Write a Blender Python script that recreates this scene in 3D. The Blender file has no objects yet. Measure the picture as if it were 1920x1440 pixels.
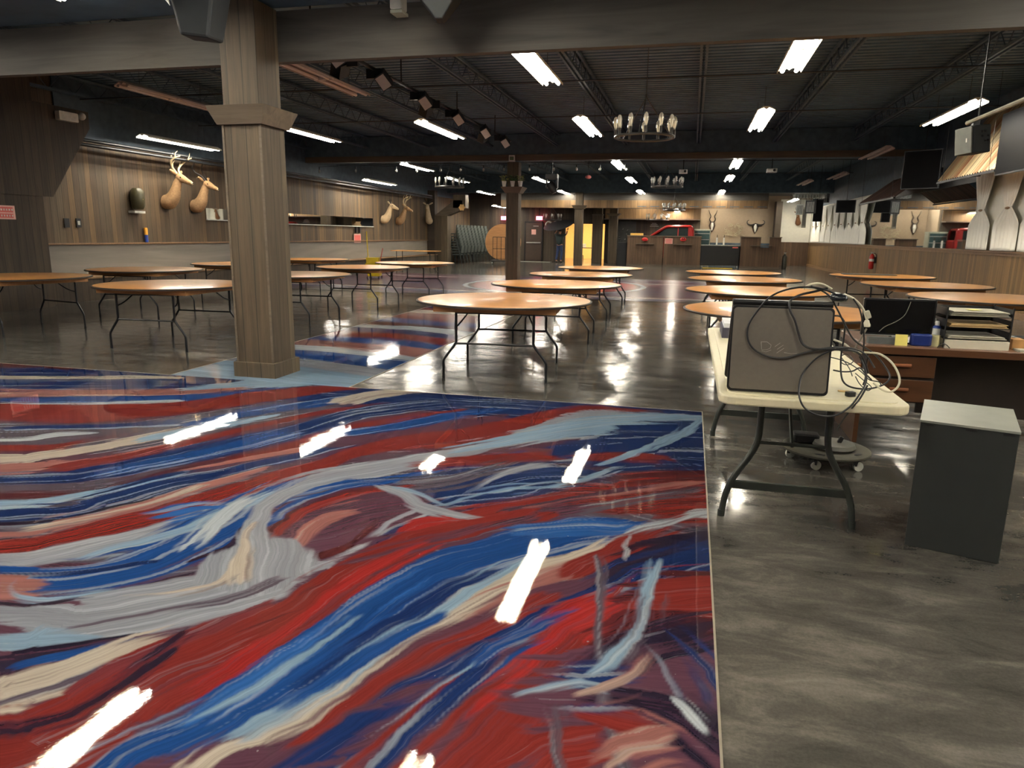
import bpy, math, random
import numpy as np
from mathutils import Vector, Matrix
random.seed(7)
C = bpy.context.scene.collection
PI = math.pi
# ------------------------------------------------------------------ camera
F = 1333.3; EYE = 1.419
def _n(v): return v / np.linalg.norm(v)
_Y = _n(np.array([(1298.3-960)/F, (444.9-720)/F, 1.0]))
_h = np.array([math.cos(.01416), math.sin(.01416), 0.])
_X = _n(_h - _Y*_h.dot(_Y)); _Z = np.cross(_X, _Y)
RM = np.array([_X, _Y, _Z])
def at(px, py, x=None, y=None, z=None):
    """point of the place seen at (px,py) that lies on a plane x=, y= or z="""
    r = RM @ np.array([(px-960)/F, (py-720)/F, 1.0])
    t = (z-EYE)/r[2] if z is not None else (y/r[1] if y is not None else x/r[0])
    p = r*t
    return Vector((float(p[0]), float(p[1]), float(p[2])+EYE))
cd = bpy.data.cameras.new('camera'); cam = bpy.data.objects.new('camera', cd); C.objects.link(cam)
cd.sensor_fit = 'HORIZONTAL'; cd.sensor_width = 36; cd.lens = 36*F/1920; cd.clip_end = 300; cd.clip_start = .05
M4 = Matrix([[RM[i][0], -RM[i][1], -RM[i][2]] for i in range(3)]).to_4x4()
M4.translation = Vector((0, 0, EYE)); cam.matrix_world = M4
sc = bpy.context.scene; sc.camera = cam
sc.view_settings.view_transform = 'Standard'; sc.view_settings.look = 'None'; sc.view_settings.gamma = 1
sc.view_settings.use_curve_mapping = False; sc.view_settings.exposure = 2.2
sc.cycles.max_bounces = 7; sc.cycles.diffuse_bounces = 4; sc.cycles.glossy_bounces = 4
sc.cycles.transparent_max_bounces = 8; sc.cycles.sample_clamp_indirect = 6; sc.cycles.use_denoising = True
# ------------------------------------------------------------------ mesh builder
def q3(a): return Matrix.Rotation(a, 3, 'Z')
class MB:
    def __init__(s): s.v = []; s.f = []; s.m = []
    def _add(s, vs, fs, mi=0):
        b = len(s.v); s.v += [tuple(v) for v in vs]; s.f += [tuple(b+i for i in f) for f in fs]; s.m += [mi]*len(fs); return s
    def box(s, x0, y0, z0, x1, y1, z1, mi=0):
        vs = [(x, y, z) for z in (z0, z1) for y in (y0, y1) for x in (x0, x1)]
        return s._add(vs, [(0,2,3,1),(4,5,7,6),(0,1,5,4),(2,6,7,3),(0,4,6,2),(1,3,7,5)], mi)
    def obox(s, c, size, rot=None, mi=0):
        R = rot or Matrix.Identity(3); c = Vector(c); h = [d/2 for d in size]
        vs = [c + R @ Vector((sx*h[0], sy*h[1], sz*h[2])) for sz in (-1,1) for sy in (-1,1) for sx in (-1,1)]
        return s._add(vs, [(0,2,3,1),(4,5,7,6),(0,1,5,4),(2,6,7,3),(0,4,6,2),(1,3,7,5)], mi)
    def rbox(s, c, size, r=.02, rot=None, mi=0, axis=2, n=4):
        """box with four rounded edges along axis"""
        h = [d/2 for d in size]; a, b = [i for i in range(3) if i != axis]; R = rot or Matrix.Identity(3); c = Vector(c)
        P = []
        for (sx, sy, a0) in ((1,1,0),(-1,1,PI/2),(-1,-1,PI),(1,-1,1.5*PI)):
            for k in range(n+1):
                t = a0 + PI/2*k/n; P.append((sx*(h[a]-r)+r*math.cos(t), sy*(h[b]-r)+r*math.sin(t)))
        N = len(P); vs = []
        for e in (-1, 1):
            for p in P:
                q = [0,0,0]; q[a] = p[0]; q[b] = p[1]; q[axis] = e*h[axis]; vs.append(c + R @ Vector(q))
        fs = [tuple(range(N))[::-1], tuple(range(N, 2*N))] + [(i, (i+1)%N, N+(i+1)%N, N+i) for i in range(N)]
        return s._add(vs, fs, mi)
    def poly(s, pts, vec, mi=0):
        """extrude a planar polygon by vec"""
        N = len(pts); vec = Vector(vec); vs = [Vector(p) for p in pts] + [Vector(p)+vec for p in pts]
        return s._add(vs, [tuple(range(N))[::-1], tuple(range(N, 2*N))] + [(i, (i+1)%N, N+(i+1)%N, N+i) for i in range(N)], mi)
    def face(s, pts, mi=0): return s._add(pts, [tuple(range(len(pts)))], mi)
    def tube(s, pts, r, n=8, mi=0, closed=False):
        pts = [Vector(p) for p in pts]; N = len(pts); rs = r if isinstance(r, (list, tuple)) else [r]*N
        vs = []; up = None
        for i, p in enumerate(pts):
            if closed: t = pts[(i+1)%N]-pts[i-1]
            else: t = pts[min(i+1, N-1)]-pts[max(i-1, 0)]
            t.normalize()
            if up is None:
                a = Vector((0,0,1)) if abs(t.z) < .9 else Vector((1,0,0)); up = t.cross(a).normalized()
            else:
                up = (up - t*up.dot(t)); up = up.normalized() if up.length > 1e-6 else t.orthogonal().normalized()
            w = t.cross(up)
            for k in range(n):
                a = 2*PI*k/n; vs.append(p + (up*math.cos(a)+w*math.sin(a))*rs[i])
        fs = []
        for i in range(N if closed else N-1):
            j = (i+1)%N
            for k in range(n): fs.append((i*n+k, i*n+(k+1)%n, j*n+(k+1)%n, j*n+k))
        if not closed: fs += [tuple(range(n))[::-1], tuple(range((N-1)*n, N*n))]
        return s._add(vs, fs, mi)
    def lathe(s, prof, n=24, c=(0,0,0), rot=None, mi=0):
        c = Vector(c); R = rot or Matrix.Identity(3); vs = []; N = len(prof)
        for (r, z) in prof:
            for k in range(n):
                a = 2*PI*k/n; vs.append(c + R @ Vector((r*math.cos(a), r*math.sin(a), z)))
        fs = [(i*n+k, i*n+(k+1)%n, (i+1)*n+(k+1)%n, (i+1)*n+k) for i in range(N-1) for k in range(n)]
        fs += [tuple(range(n))[::-1], tuple(range((N-1)*n, N*n))]
        return s._add(vs, fs, mi)
    def ball(s, c, r, n=12, m=8, mi=0):
        rr = r if isinstance(r, (list, tuple)) else (r, r, r); c = Vector(c)
        vs = [c+Vector((0,0,-rr[2]))]
        for j in range(1, m):
            ph = -PI/2+PI*j/m
            for k in range(n):
                a = 2*PI*k/n; vs.append(c+Vector((rr[0]*math.cos(ph)*math.cos(a), rr[1]*math.cos(ph)*math.sin(a), rr[2]*math.sin(ph))))
        vs.append(c+Vector((0,0,rr[2]))); L = len(vs)-1; fs = []
        for k in range(n): fs.append((0, 1+(k+1)%n, 1+k)); fs.append((L, L-n+k, L-n+(k+1)%n))
        for j in range(m-2):
            for k in range(n): fs.append((1+j*n+k, 1+j*n+(k+1)%n, 1+(j+1)*n+(k+1)%n, 1+(j+1)*n+k))
        return s._add(vs, fs, mi)
    def build(s, name, mats, parent=None, smooth=False, bevel=0):
        me = bpy.data.meshes.new(name); me.from_pydata(s.v, [], s.f); me.update()
        for m in (mats if isinstance(mats, (list, tuple)) else [mats]): me.materials.append(m)
        if any(s.m): me.polygons.foreach_set('material_index', s.m)
        if smooth:
            me.polygons.foreach_set('use_smooth', [True]*len(me.polygons))
            try: me.set_sharp_from_angle(angle=math.radians(40))
            except Exception: pass
        o = bpy.data.objects.new(name, me); C.objects.link(o)
        if parent: o.parent = parent
        if bevel:
            b = o.modifiers.new('bevel', 'BEVEL'); b.width = bevel; b.segments = 2; b.limit_method = 'ANGLE'
        return o
def tag(o, label=None, cat=None, group=None, kind=None):
    if label: o['label'] = label
    if cat: o['category'] = cat
    if group: o['group'] = group
    if kind: o['kind'] = kind
    return o
def empty(name, loc, rz=0, label=None, cat=None, group=None):
    o = bpy.data.objects.new(name, None); C.objects.link(o); o.location = loc; o.rotation_euler = (0, 0, rz); o.empty_display_size = .1
    return tag(o, label, cat, group)
_kids = {}
def kids(o):
    return [c for c in C.objects if c.parent == o]
def copy_tree(o, loc=None, rz=None, parent=None, label=None, cache={}):
    c = o.copy(); C.objects.link(c)
    if parent is not None: c.parent = parent
    if loc is not None: c.location = loc
    if rz is not None: c.rotation_euler = (0, 0, rz)
    if label: c['label'] = label
    if o.name not in cache: cache[o.name] = kids(o)
    for k in cache[o.name]: copy_tree(k, parent=c, cache=cache)
    return c
def smooth_path(pts, n=6):
    P = [Vector(p) for p in pts]; out = []
    for i in range(len(P)-1):
        a = P[max(i-1, 0)]; b = P[i]; c = P[i+1]; d = P[min(i+2, len(P)-1)]
        for k in range(n):
            t = k/n; out.append(.5*((2*b)+(c-a)*t+(2*a-5*b+4*c-d)*t*t+(3*b-a-3*c+d)*t**3))
    out.append(P[-1]); return out
# ------------------------------------------------------------------ materials
def lin(c):
    return tuple((x/12.92 if x <= .04045 else ((x+.055)/1.055)**2.4) for x in [v/255 for v in c]) + (1,)
class NT:
    def __init__(s, name):
        s.m = bpy.data.materials.new(name); s.m.use_nodes = True; s.t = s.m.node_tree; s.b = s.t.nodes['Principled BSDF']
    def n(s, typ, **k):
        x = s.t.nodes.new(typ)
        for a, v in k.items(): setattr(x, a, v)
        return x
    def l(s, a, b): s.t.links.new(a, b)
    def math(s, op, a, b=None, c=None):
        x = s.n('ShaderNodeMath', operation=op)
        for i, v in enumerate((a, b, c)):
            if v is None: continue
            if isinstance(v, (int, float)): x.inputs[i].default_value = v
            else: s.l(v, x.inputs[i])
        return x.outputs[0]
    def noise(s, vec, scale=5, detail=4, rough=.5, dist=0, out='Fac'):
        x = s.n('ShaderNodeTexNoise'); x.inputs['Scale'].default_value = scale; x.inputs['Detail'].default_value = detail
        x.inputs['Roughness'].default_value = rough; x.inputs['Distortion'].default_value = dist
        if vec is not None: s.l(vec, x.inputs['Vector'])
        return x.outputs[out]
    def ramp(s, fac, stops):
        x = s.n('ShaderNodeValToRGB'); e = x.color_ramp.elements
        while len(e) < len(stops): e.new(.5)
        for i, (p, c) in enumerate(stops): e[i].position = p; e[i].color = c
        s.l(fac, x.inputs[0]); return x.outputs[0]
    def mapping(s, vec, scale=(1,1,1), rot=(0,0,0), loc=(0,0,0)):
        x = s.n('ShaderNodeMapping'); x.inputs['Scale'].default_value = scale; x.inputs['Rotation'].default_value = rot; x.inputs['Location'].default_value = loc
        s.l(vec, x.inputs['Vector']); return x.outputs[0]
    def mix(s, fac, a, b, bt='MIX'):
        x = s.n('ShaderNodeMix', data_type='RGBA', blend_type=bt)
        if isinstance(fac, (int, float)): x.inputs[0].default_value = fac
        else: s.l(fac, x.inputs[0])
        for i, v in ((6, a), (7, b)):
            if isinstance(v, tuple): x.inputs[i].default_value = v
            else: s.l(v, x.inputs[i])
        return x.outputs[2]
    def bump(s, h, strength=.3, dist=.01):
        x = s.n('ShaderNodeBump'); x.inputs['Strength'].default_value = strength; x.inputs['Distance'].default_value = dist
        s.l(h, x.inputs['Height']); s.l(x.outputs[0], s.b.inputs['Normal'])
    def set(s, **k):
        for a, v in k.items():
            i = s.b.inputs[a.replace('_', ' ')]
            if isinstance(v, (int, float, tuple)): i.default_value = v
            else: s.l(v, i)
        return s.m
def plain(name, rgb, rough=.5, metal=0, var=.12, scale=12, spec=None, **k):
    t = NT(name); co = t.n('ShaderNodeTexCoord').outputs['Object']; c = lin(rgb)
    f = t.noise(co, scale, 4)
    col = t.ramp(f, [(.3, tuple(x*(1-var) for x in c[:3])+(1,)), (.7, tuple(min(1, x*(1+var)) for x in c[:3])+(1,))])
    t.set(Base_Color=col, Roughness=rough, Metallic=metal)
    if spec is not None: t.b.inputs['Specular IOR Level'].default_value = spec
    for a, v in k.items(): t.b.inputs[a.replace('_', ' ')].default_value = v
    return t.m
def emit(name, rgb, strength):
    t = NT(name); c = lin(rgb) if max(rgb) > 1 else tuple(rgb)+(1,)
    co = t.n('ShaderNodeTexCoord').outputs['Object']; f = t.noise(co, 3, 1)
    t.set(Base_Color=t.ramp(f, [(.4, c), (.6, c)]), Roughness=.4, Emission_Color=c, Emission_Strength=strength)
    return t.m
def boards(name, cols, width=.14, axis='Y', world=True, rough=.6, grain=1.0, vert=True, groove=.5, length=None):
    """vertical boards laid side by side along an axis: per-board tone, stretched grain, grooves"""
    t = NT(name)
    src = t.n('ShaderNodeNewGeometry').outputs['Position'] if world else t.n('ShaderNodeTexCoord').outputs['Object']
    sp = t.n('ShaderNodeSeparateXYZ'); t.l(src, sp.inputs[0])
    if axis == 'XY': u0 = t.math('ADD', sp.outputs['X'], sp.outputs['Y'])
    else: u0 = sp.outputs[axis]
    w0 = sp.outputs['Z'] if vert else sp.outputs['Y' if axis == 'X' else 'X']
    u = t.math('DIVIDE', u0, width); idx = t.math('FLOOR', u); fr = t.math('FRACT', u)
    wn = t.n('ShaderNodeTexWhiteNoise', noise_dimensions='2D'); cb = t.n('ShaderNodeCombineXYZ'); t.l(idx, cb.inputs[0])
    if length:
        t.l(t.math('FLOOR', t.math('DIVIDE', w0, length)), cb.inputs[1])
    t.l(cb.outputs[0], wn.inputs['Vector'])
    k = len(cols); stops = [((i+.5)/k, lin(c)) for i, c in enumerate(cols)]
    base = t.ramp(wn.outputs['Value'], stops)
    off = t.math('MULTIPLY', wn.outputs['Value'], 37.0)
    cv = t.n('ShaderNodeCombineXYZ'); t.l(t.math('MULTIPLY', u0, 28), cv.inputs[0]); t.l(t.math('MULTIPLY', w0, 1.3), cv.inputs[1]); t.l(off, cv.inputs[2])
    g = t.noise(cv.outputs[0], 1.0, 6, .62, .6)
    g2 = t.ramp(g, [(.3, (.55,.55,.55,1)), (.75, (1.25,1.22,1.15,1))])
    col = t.mix(grain*.85, base, g2, 'MULTIPLY')
    edge = t.math('LESS_THAN', t.math('ABSOLUTE', t.math('SUBTRACT', fr, .5)), .5-.004/width)
    col = t.mix(t.math('SUBTRACT', 1.0, edge), col, tuple(x*.25 for x in lin(cols[0])[:3])+(1,))
    t.set(Base_Color=col, Roughness=rough)
    h = t.math('ADD', t.math('MULTIPLY', edge, groove*2), t.math('MULTIPLY', g, .3)); t.bump(h, .5, .01)
    return t.m
def wood(name, a, b, rough=.4, scale=1.0, along='X', coat=0):
    t = NT(name); co = t.n('ShaderNodeTexCoord').outputs['Object']
    s = {'X': (1.2, 14, 14), 'Y': (14, 1.2, 14), 'Z': (14, 14, 1.2)}[along]
    m = t.mapping(co, tuple(x*scale for x in s)); f = t.noise(m, 1.5, 6, .6, 1.2)
    col = t.ramp(f, [(.28, lin(a)), (.72, lin(b))]); t.set(Base_Color=col, Roughness=rough)
    if coat: t.b.inputs['Coat Weight'].default_value = coat; t.b.inputs['Coat Roughness'].default_value = .12
    t.bump(f, .08, .003); return t.m
# ------------------------------------------------------------------ floor
PAL = dict(R=(150,44,38), BR=(186,34,30), D=(104,38,44), B=(0,78,158), BB=(20,104,190), N=(22,54,116), K=(50,38,62), W=(160,166,180),
           L=(142,178,208), C=(206,194,178), M=(108,66,86), P=(178,112,106), G=(104,92,108), X=(192,204,214))
PAL = {k: np.array(lin(v)[:3])*.86+.14*np.mean(lin(v)[:3]) for k, v in PAL.items()}; PAL = {k: v*.54 for k, v in PAL.items()}
# poured paint bands; every station is (px, upper edge, lower edge) or (left x, y, right x, y) traced on the photograph and laid down on the floor plane
BANDS = [
 ('N',.06,[(-400,672,760),(300,690,760),(700,700,790),(1340,770,800)]),
 ('M',.2,[(-400,760,900),(300,760,900),(800,770,900),(1340,790,1000)]),
 ('G',.2,[(-400,900,1100),(300,900,1060),(800,850,1000),(1340,900,1200)]),
 ('M',.2,[(-400,1200,1700),(300,1250,1700),(800,1200,1700),(1345,1100,1700)]),
 ('D',.05,[(-400,668,684),(0,674,690),(100,676,692),(200,690,698),(270,697,703)]),
 ('N',.04,[(-400,690,704),(150,693,705),(350,698,711),(470,706,716)]),
 ('C',.02,[(-400,706,713),(160,705,711),(250,705,711),(330,708,711)]),
 ('N',.04,[(-400,715,731),(170,712,728),(400,713,728),(470,714,724)]),
 ('P',.04,[(-400,733,744),(0,732,746),(150,731,744),(320,731,742),(430,724,735)]),
 ('L',.04,[(350,727,731),(450,717,728),(560,700,726),(640,692,716),(700,688,708),(760,690,700)]),
 ('B',.04,[(-400,747,754),(0,747,754),(170,744,756),(330,741,752),(430,735,746),(520,727,735)]),
 ('X',.015,[(0,756,760),(200,755,759),(330,750,754)]),
 ('R',.03,[(-400,758,796),(0,758,792),(100,759,792),(200,759,790),(300,756,780),(400,746,768),(500,733,752),(620,722,736),(720,717,727)]),
 ('G',.05,[(-400,796,834),(0,793,834),(120,792,828),(250,790,815),(350,778,800),(450,765,785),(540,750,768)]),
 ('B',.05,[(400,782,800),(480,766,790),(560,752,775),(640,742,758),(700,738,748)]),
 ('N',.03,[(30,797,806),(180,797,805),(310,790,800)]),
 ('X',.02,[(-400,824,832),(0,822,829),(100,814,821),(165,812,816)]),
 ('R',.03,[(-400,833,850),(60,834,848),(150,826,836),(260,812,818)]),
 ('G',.05,[(200,822,850),(300,804,836),(420,785,812),(540,768,790),(620,757,770)]),
 ('C',.03,[(-400,858,874),(0,855,870),(80,846,864),(170,834,848),(260,818,832),(340,802,812)]),
 ('L',.03,[(290,812,826),(360,800,812),(430,790,800),(500,778,786)]),
 ('P',.03,[(-400,875,893),(0,870,892),(80,868,884),(180,858,868),(300,836,844)]),
 ('R',.03,[(120,870,884),(230,852,866),(330,830,842),(430,808,820),(520,790,798),(620,768,776),(720,756,761)]),
 ('N',.05,[(-400,893,916),(60,888,912),(200,868,905),(300,850,885),(400,830,862),(480,812,842),(560,795,825),(660,764,790),(760,752,772),(860,745,760),(960,746,756)]),
 ('B',.06,[(200,880,896),(330,852,872),(430,832,850),(520,812,828)]),
 ('G',.05,[(-400,914,932),(0,913,932),(100,910,928),(200,900,920),(330,876,894)]),
 ('D',.03,[(-400,932,944),(100,926,938),(220,902,915),(300,884,896),(420,860,868),(520,838,848)]),
 ('M',.05,[(300,890,902),(420,866,886),(540,842,866),(640,820,846)]),
 ('R',.03,[(440,856,864),(560,828,838),(660,796,812),(780,776,788),(860,765,772)]),
 ('P',.02,[(330,884,890),(440,862,870),(540,842,852),(600,834,840)]),
 ('L',.03,[(-400,944,962),(0,942,962),(60,940,958),(150,927,938),(240,908,918),(330,890,896)]),
 ('N',.05,[(-400,963,994),(80,955,985),(200,922,960),(300,895,930),(400,880,905),(470,868,882),(560,848,862),(640,828,842),(720,812,822)]),
 ('B',.04,[(660,803,820),(760,788,806),(860,770,785),(925,765,774)]),
 ('X',.02,[(680,820,824),(780,806,810),(850,792,796),(900,780,784)]),
 ('M',.03,[(640,826,838),(760,808,822),(860,790,800),(930,778,786)]),
 ('K',.05,[(-400,990,998),(60,976,988),(180,955,964),(260,938,944)]),
 ('P',.03,[(-400,998,1013),(0,996,1012),(100,975,996),(200,955,972),(300,925,948),(400,898,914),(480,880,890)]),
 ('C',.02,[(60,986,994),(180,966,974),(300,936,944),(370,914,920)]),
 ('R',.02,[(-400,1020,1046),(0,1013,1042),(100,998,1026),(200,972,1008),(320,945,975),(420,914,945),(500,890,915),(600,860,885),(660,840,862),(760,818,845),(860,803,838),(960,782,814),(1040,768,792),(1110,760,776),(1200,768,772)]),
 ('M',.03,[(980,822,826),(1040,800,812),(1100,784,794)]),
 ('N',.04,[(700,722,738),(780,734,748),(880,742,754),(990,748,756),(1040,754,758)]),
 ('C',.03,[(655,742,760),(700,733,748),(760,730,740),(800,733,737)]),
 ('W',.04,[(-400,1048,1064),(0,1042,1060),(100,1030,1050),(220,1005,1030),(330,975,995),(420,945,970),(500,914,945),(600,884,915),(700,862,900),(780,850,880),(860,840,860),(940,820,842),(1040,792,830),(1120,772,828),(1200,774,822),(1260,774,802),(1314,780,790)]),
 ('L',.05,[(860,838,850),(960,815,835),(1060,790,822),(1150,775,818),(1230,775,808),(1312,781,790)]),
 ('X',.02,[(60,1044,1050),(180,1020,1026),(300,988,994),(380,962,968)]),
 ('B',.06,[(560,915,940),(640,900,924),(720,892,914),(800,880,900),(880,862,876),(960,846,858)]),
 ('R',.05,[(790,870,884),(900,858,874),(1000,852,866),(1100,846,862),(1180,846,864)]),
 ('N',.06,[(720,905,940),(800,890,950),(860,878,950),(920,870,948),(1000,866,922),(1060,872,912),(1120,880,906),(1170,872,884)]),
 ('G',.06,[(700,912,924),(780,900,926),(860,884,918),(940,866,890),(1000,858,870)]),
 ('L',.03,[(830,945,950),(900,922,932),(960,912,922),(1020,912,919),(1090,896,908),(1160,872,880)]),
 ('W',.03,[(880,920,926),(930,892,900),(975,876,882),(1010,872,876)]),
 ('N',.05,[(1130,822,880),(1200,812,882),(1270,796,886),(1345,795,892)]),
 ('R',.05,[(1110,852,866),(1160,846,866),(1215,848,864),(1235,856,862)]),
 ('L',.02,[(1140,866,872),(1190,846,858),(1250,815,830),(1300,795,808),(1316,784,796)]),
 ('R',.06,[(840,960,985),(960,930,975),(1080,912,958),(1180,902,975),(1260,884,986),(1345,878,990)]),
 ('D',.06,[(1080,904,914),(1160,895,902),(1260,886,896),(1345,880,892)]),
 ('M',.04,[(960,948,966),(1080,930,950),(1180,912,928),(1280,902,914),(1325,905,912)]),
 ('P',.02,[(1000,950,956),(1100,932,938),(1200,916,922),(1300,904,909)]),
 ('G',.03,[(1040,960,966),(1140,945,952),(1230,928,936),(1300,920,926)]),
 ('M',.05,[(505,985,1010),(540,955,1040),(590,935,1062),(640,925,1045),(700,915,1020),(750,925,990),(790,945,968)]),
 ('B',.02,[(511,968,986),(545,943,960),(600,923,940),(653,910,924),(720,900,912)]),
 ('D',.03,[(516,984,1000),(548,958,972),(600,938,950),(660,922,934),(730,915,922)]),
 ('P',.02,[(560,1010,1030),(580,980,1010),(610,965,985),(650,960,970)]),
 ('R',.02,[(530,990,996),(560,960,968),(610,938,946),(680,920,926),(750,912,918)]),
 ('P',.012,[(548,1000,1003),(565,974,978),(605,952,956),(660,940,943)]),
 ('D',.02,[(600,1040,1052),(650,1020,1034),(700,985,1002),(750,950,966)]),
 ('X',.01,[(590,1050,1053),(640,1028,1031),(690,996,1000),(725,968,971),(765,950,953)]),
 ('B',.05,[(-400,1065,1108),(0,1060,1105),(80,1058,1112),(160,1050,1108),(250,1030,1094),(320,1000,1072),(380,965,1050),(440,935,1022),(480,915,975),(530,905,930)]),
 ('L',.03,[(200,1030,1038),(300,1004,1012),(380,974,984),(450,944,956),(500,925,935)]),
 ('BB',.04,[(335,948,974),(370,946,962),(400,948,956)]),
 ('N',.03,[(40,1072,1080),(160,1064,1072),(250,1052,1060)]),
 ('X',.04,[(370,1010,1020),(400,970,1000),(430,945,975),(450,935,955)]),
 ('K',.02,[(385,1038,1044),(430,1018,1028),(455,985,1000),(470,968,980)]),
 ('P',.03,[(-400,1090,1126),(0,1082,1124),(18,1086,1122),(34,1096,1108)]),
 ('L',.02,[(30,1086,1092),(24,1098,1110),(40,1116,1128),(100,1122,1130),(180,1112,1120)]),
 ('K',.02,[(-400,1140,1150),(0,1138,1146),(80,1132,1142),(160,1120,1128),(260,1098,1106),(360,1072,1078)]),
 ('W',.02,[(-400,1150,1172),(0,1146,1174),(60,1140,1180),(160,1126,1202),(250,1106,1190),(330,1090,1178),(420,1074,1160),(500,1058,1128),(560,1046,1092),(586,1062,1072)]),
 ('W',.02,[(372,1066,584,1068),(395,1040,572,1050),(443,1017,524,1014),(471,966,510,976),(498,935,528,948),(545,916,590,918),(620,900,640,905)]),
 ('C',.015,[(230,1118,1123),(320,1108,1114),(390,1098,1104),(428,1070,1082),(445,1040,1048),(462,1000,1006),(474,985,990)]),
 ('C',.03,[(440,1080,460,1078),(444,1050,466,1048),(452,1024,466,1022)]),
 ('N',.02,[(370,1128,1136),(410,1108,1118),(440,1080,1094)]),
 ('G',.03,[(160,1170,1176),(300,1140,1146),(420,1120,1128),(500,1090,1100)]),
 ('L',.03,[(-400,1190,1225),(0,1190,1222),(70,1188,1210),(150,1190,1200)]),
 ('K',.03,[(-400,1230,1290),(0,1225,1268),(60,1212,1252),(160,1202,1228),(240,1190,1206)]),
 ('B',.03,[(100,1230,1246),(180,1210,1226),(260,1190,1200)]),
 ('C',.03,[(-400,1300,1345),(0,1284,1336),(40,1270,1322),(120,1245,1300),(200,1215,1262),(260,1193,1222),(320,1183,1194)]),
 ('G',.03,[(0,1318,1326),(80,1290,1300),(160,1262,1272),(240,1228,1236)]),
 ('W',.012,[(584,1064,1070),(640,1040,1048),(700,1004,1012),(740,975,980),(772,960,964)]),
 ('X',.012,[(600,1054,1058),(660,1024,1030),(720,1000,1004),(790,968,972)]),
 ('N',.02,[(690,1016,1030),(750,985,996),(810,966,970)]),
 ('BR',.02,[(752,1006,1012),(790,972,1002),(840,966,990),(884,974,980)]),
 ('W',.015,[(710,914,920),(750,920,936),(790,938,962),(840,955,970),(900,966,974)]),
 ('L',.012,[(740,916,920),(790,925,930),(830,940,945)]),
 ('M',.05,[(700,1010,1046),(760,1000,1030),(860,978,1010),(960,958,982),(1060,950,966)]),
 ('R',.02,[(-400,1350,1700),(0,1340,1600),(60,1320,1500),(140,1292,1440),(220,1245,1380),(300,1200,1335),(380,1168,1300),(460,1142,1258),(540,1112,1205),(620,1062,1140),(700,1025,1082),(800,992,1034),(900,968,1004),(1010,955,975)]),
 ('M',.05,[(680,1050,1066),(760,1026,1042),(860,998,1014),(980,966,980)]),
 ('BR',.03,[(380,1272,1302),(460,1215,1258),(540,1162,1205),(620,1098,1138),(700,1050,1082),(790,1010,1030)]),
 ('K',.03,[(-400,1386,1396),(0,1374,1382),(60,1360,1370),(140,1336,1345),(220,1292,1302),(300,1232,1240)]),
 ('K',.03,[(180,1300,1306),(260,1250,1258),(340,1190,1198)]),
 ('D',.04,[(480,1150,1156),(560,1118,1126),(620,1090,1098)]),
 ('B',.02,[(140,1440,1600),(180,1412,1520),(240,1380,1450),(344,1325,1412),(447,1264,1365),(550,1200,1316),(653,1125,1254),(720,1078,1188),(802,1040,1134),(908,1004,1090),(1014,974,1060),(1085,966,1032),(1156,972,1012),(1195,982,990)]),
 ('BB',.04,[(1000,978,1012),(1085,970,1005),(1150,976,1004),(1190,982,990)]),
 ('BB',.04,[(420,1290,1330),(520,1230,1262),(620,1165,1190),(700,1110,1130),(760,1080,1092)]),
 ('L',.03,[(150,1425,1445),(250,1372,1392),(344,1328,1345),(447,1282,1298),(560,1212,1228),(640,1160,1168)]),
 ('N',.04,[(560,1270,1282),(680,1190,1204),(800,1118,1130),(900,1080,1090)]),
 ('C',.03,[(300,1436,1600),(412,1390,1432),(516,1345,1394),(600,1292,1345),(660,1244,1295),(731,1196,1240),(802,1150,1198),(872,1104,1168),(943,1074,1134),(1014,1046,1102),(1085,1026,1080),(1149,1010,1030)]),
 ('L',.04,[(500,1350,1368),(600,1296,1318),(680,1225,1260),(760,1170,1200),(840,1120,1142),(920,1078,1094),(980,1050,1060)]),
 ('B',.03,[(560,1316,1324),(640,1262,1276),(720,1208,1220),(800,1160,1166)]),
 ('P',.04,[(860,1144,1162),(940,1110,1130),(1020,1080,1098),(1090,1056,1074)]),
 ('X',.015,[(1149,1008,1024),(1191,985,1000),(1250,976,988),(1290,966,976),(1322,954,978)]),
 ('M',.04,[(440,1440,1520),(516,1396,1440),(600,1348,1400),(700,1275,1345),(800,1205,1270),(870,1170,1225),(950,1136,1186),(1020,1104,1150),(1100,1078,1120),(1180,1030,1070)]),
 ('R',.03,[(600,1352,1372),(700,1280,1306),(800,1212,1244),(900,1162,1192),(1000,1118,1142)]),
 ('R',.03,[(1085,1052,1082),(1130,1026,1062),(1180,1004,1036),(1225,998,1016),(1260,990,1000)]),
 ('K',.06,[(1130,1070,1100),(1200,1020,1080),(1260,1000,1060),(1345,985,1060)]),
 ('N',.05,[(480,1450,1600),(600,1390,1470),(700,1335,1400),(760,1300,1350),(840,1252,1305),(900,1222,1268),(960,1170,1236),(1020,1150,1196),(1100,1112,1166),(1180,1064,1136),(1240,1034,1112),(1345,1000,1080)]),
 ('M',.1,[(620,1470,1700),(760,1400,1700),(900,1280,1700),(1040,1210,1700),(1180,1160,1700),(1345,1110,1700)]),
 ('R',.08,[(700,1460,1700),(800,1370,1600),(880,1300,1520),(960,1245,1440),(1040,1185,1380),(1110,1140,1300),(1170,1106,1230),(1210,1095,1150)]),
 ('BR',.05,[(900,1290,1330),(960,1240,1290),(1050,1166,1208),(1100,1136,1188),(1150,1114,1164)]),
 ('D',.06,[(1180,1150,1250),(1240,1110,1240),(1290,1085,1220),(1345,1075,1230)]),
 ('R',.06,[(1250,1100,1150),(1290,1080,1170),(1345,1078,1160)]),
 ('M',.08,[(1080,1280,1400),(1150,1240,1460),(1230,1220,1480),(1345,1220,1500)]),
 ('K',.09,[(1160,1230,1270),(1220,1190,1250),(1290,1170,1230)]),
 ('N',.05,[(1270,1200,1215),(1310,1230,1260),(1345,1280,1330)]),
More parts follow.
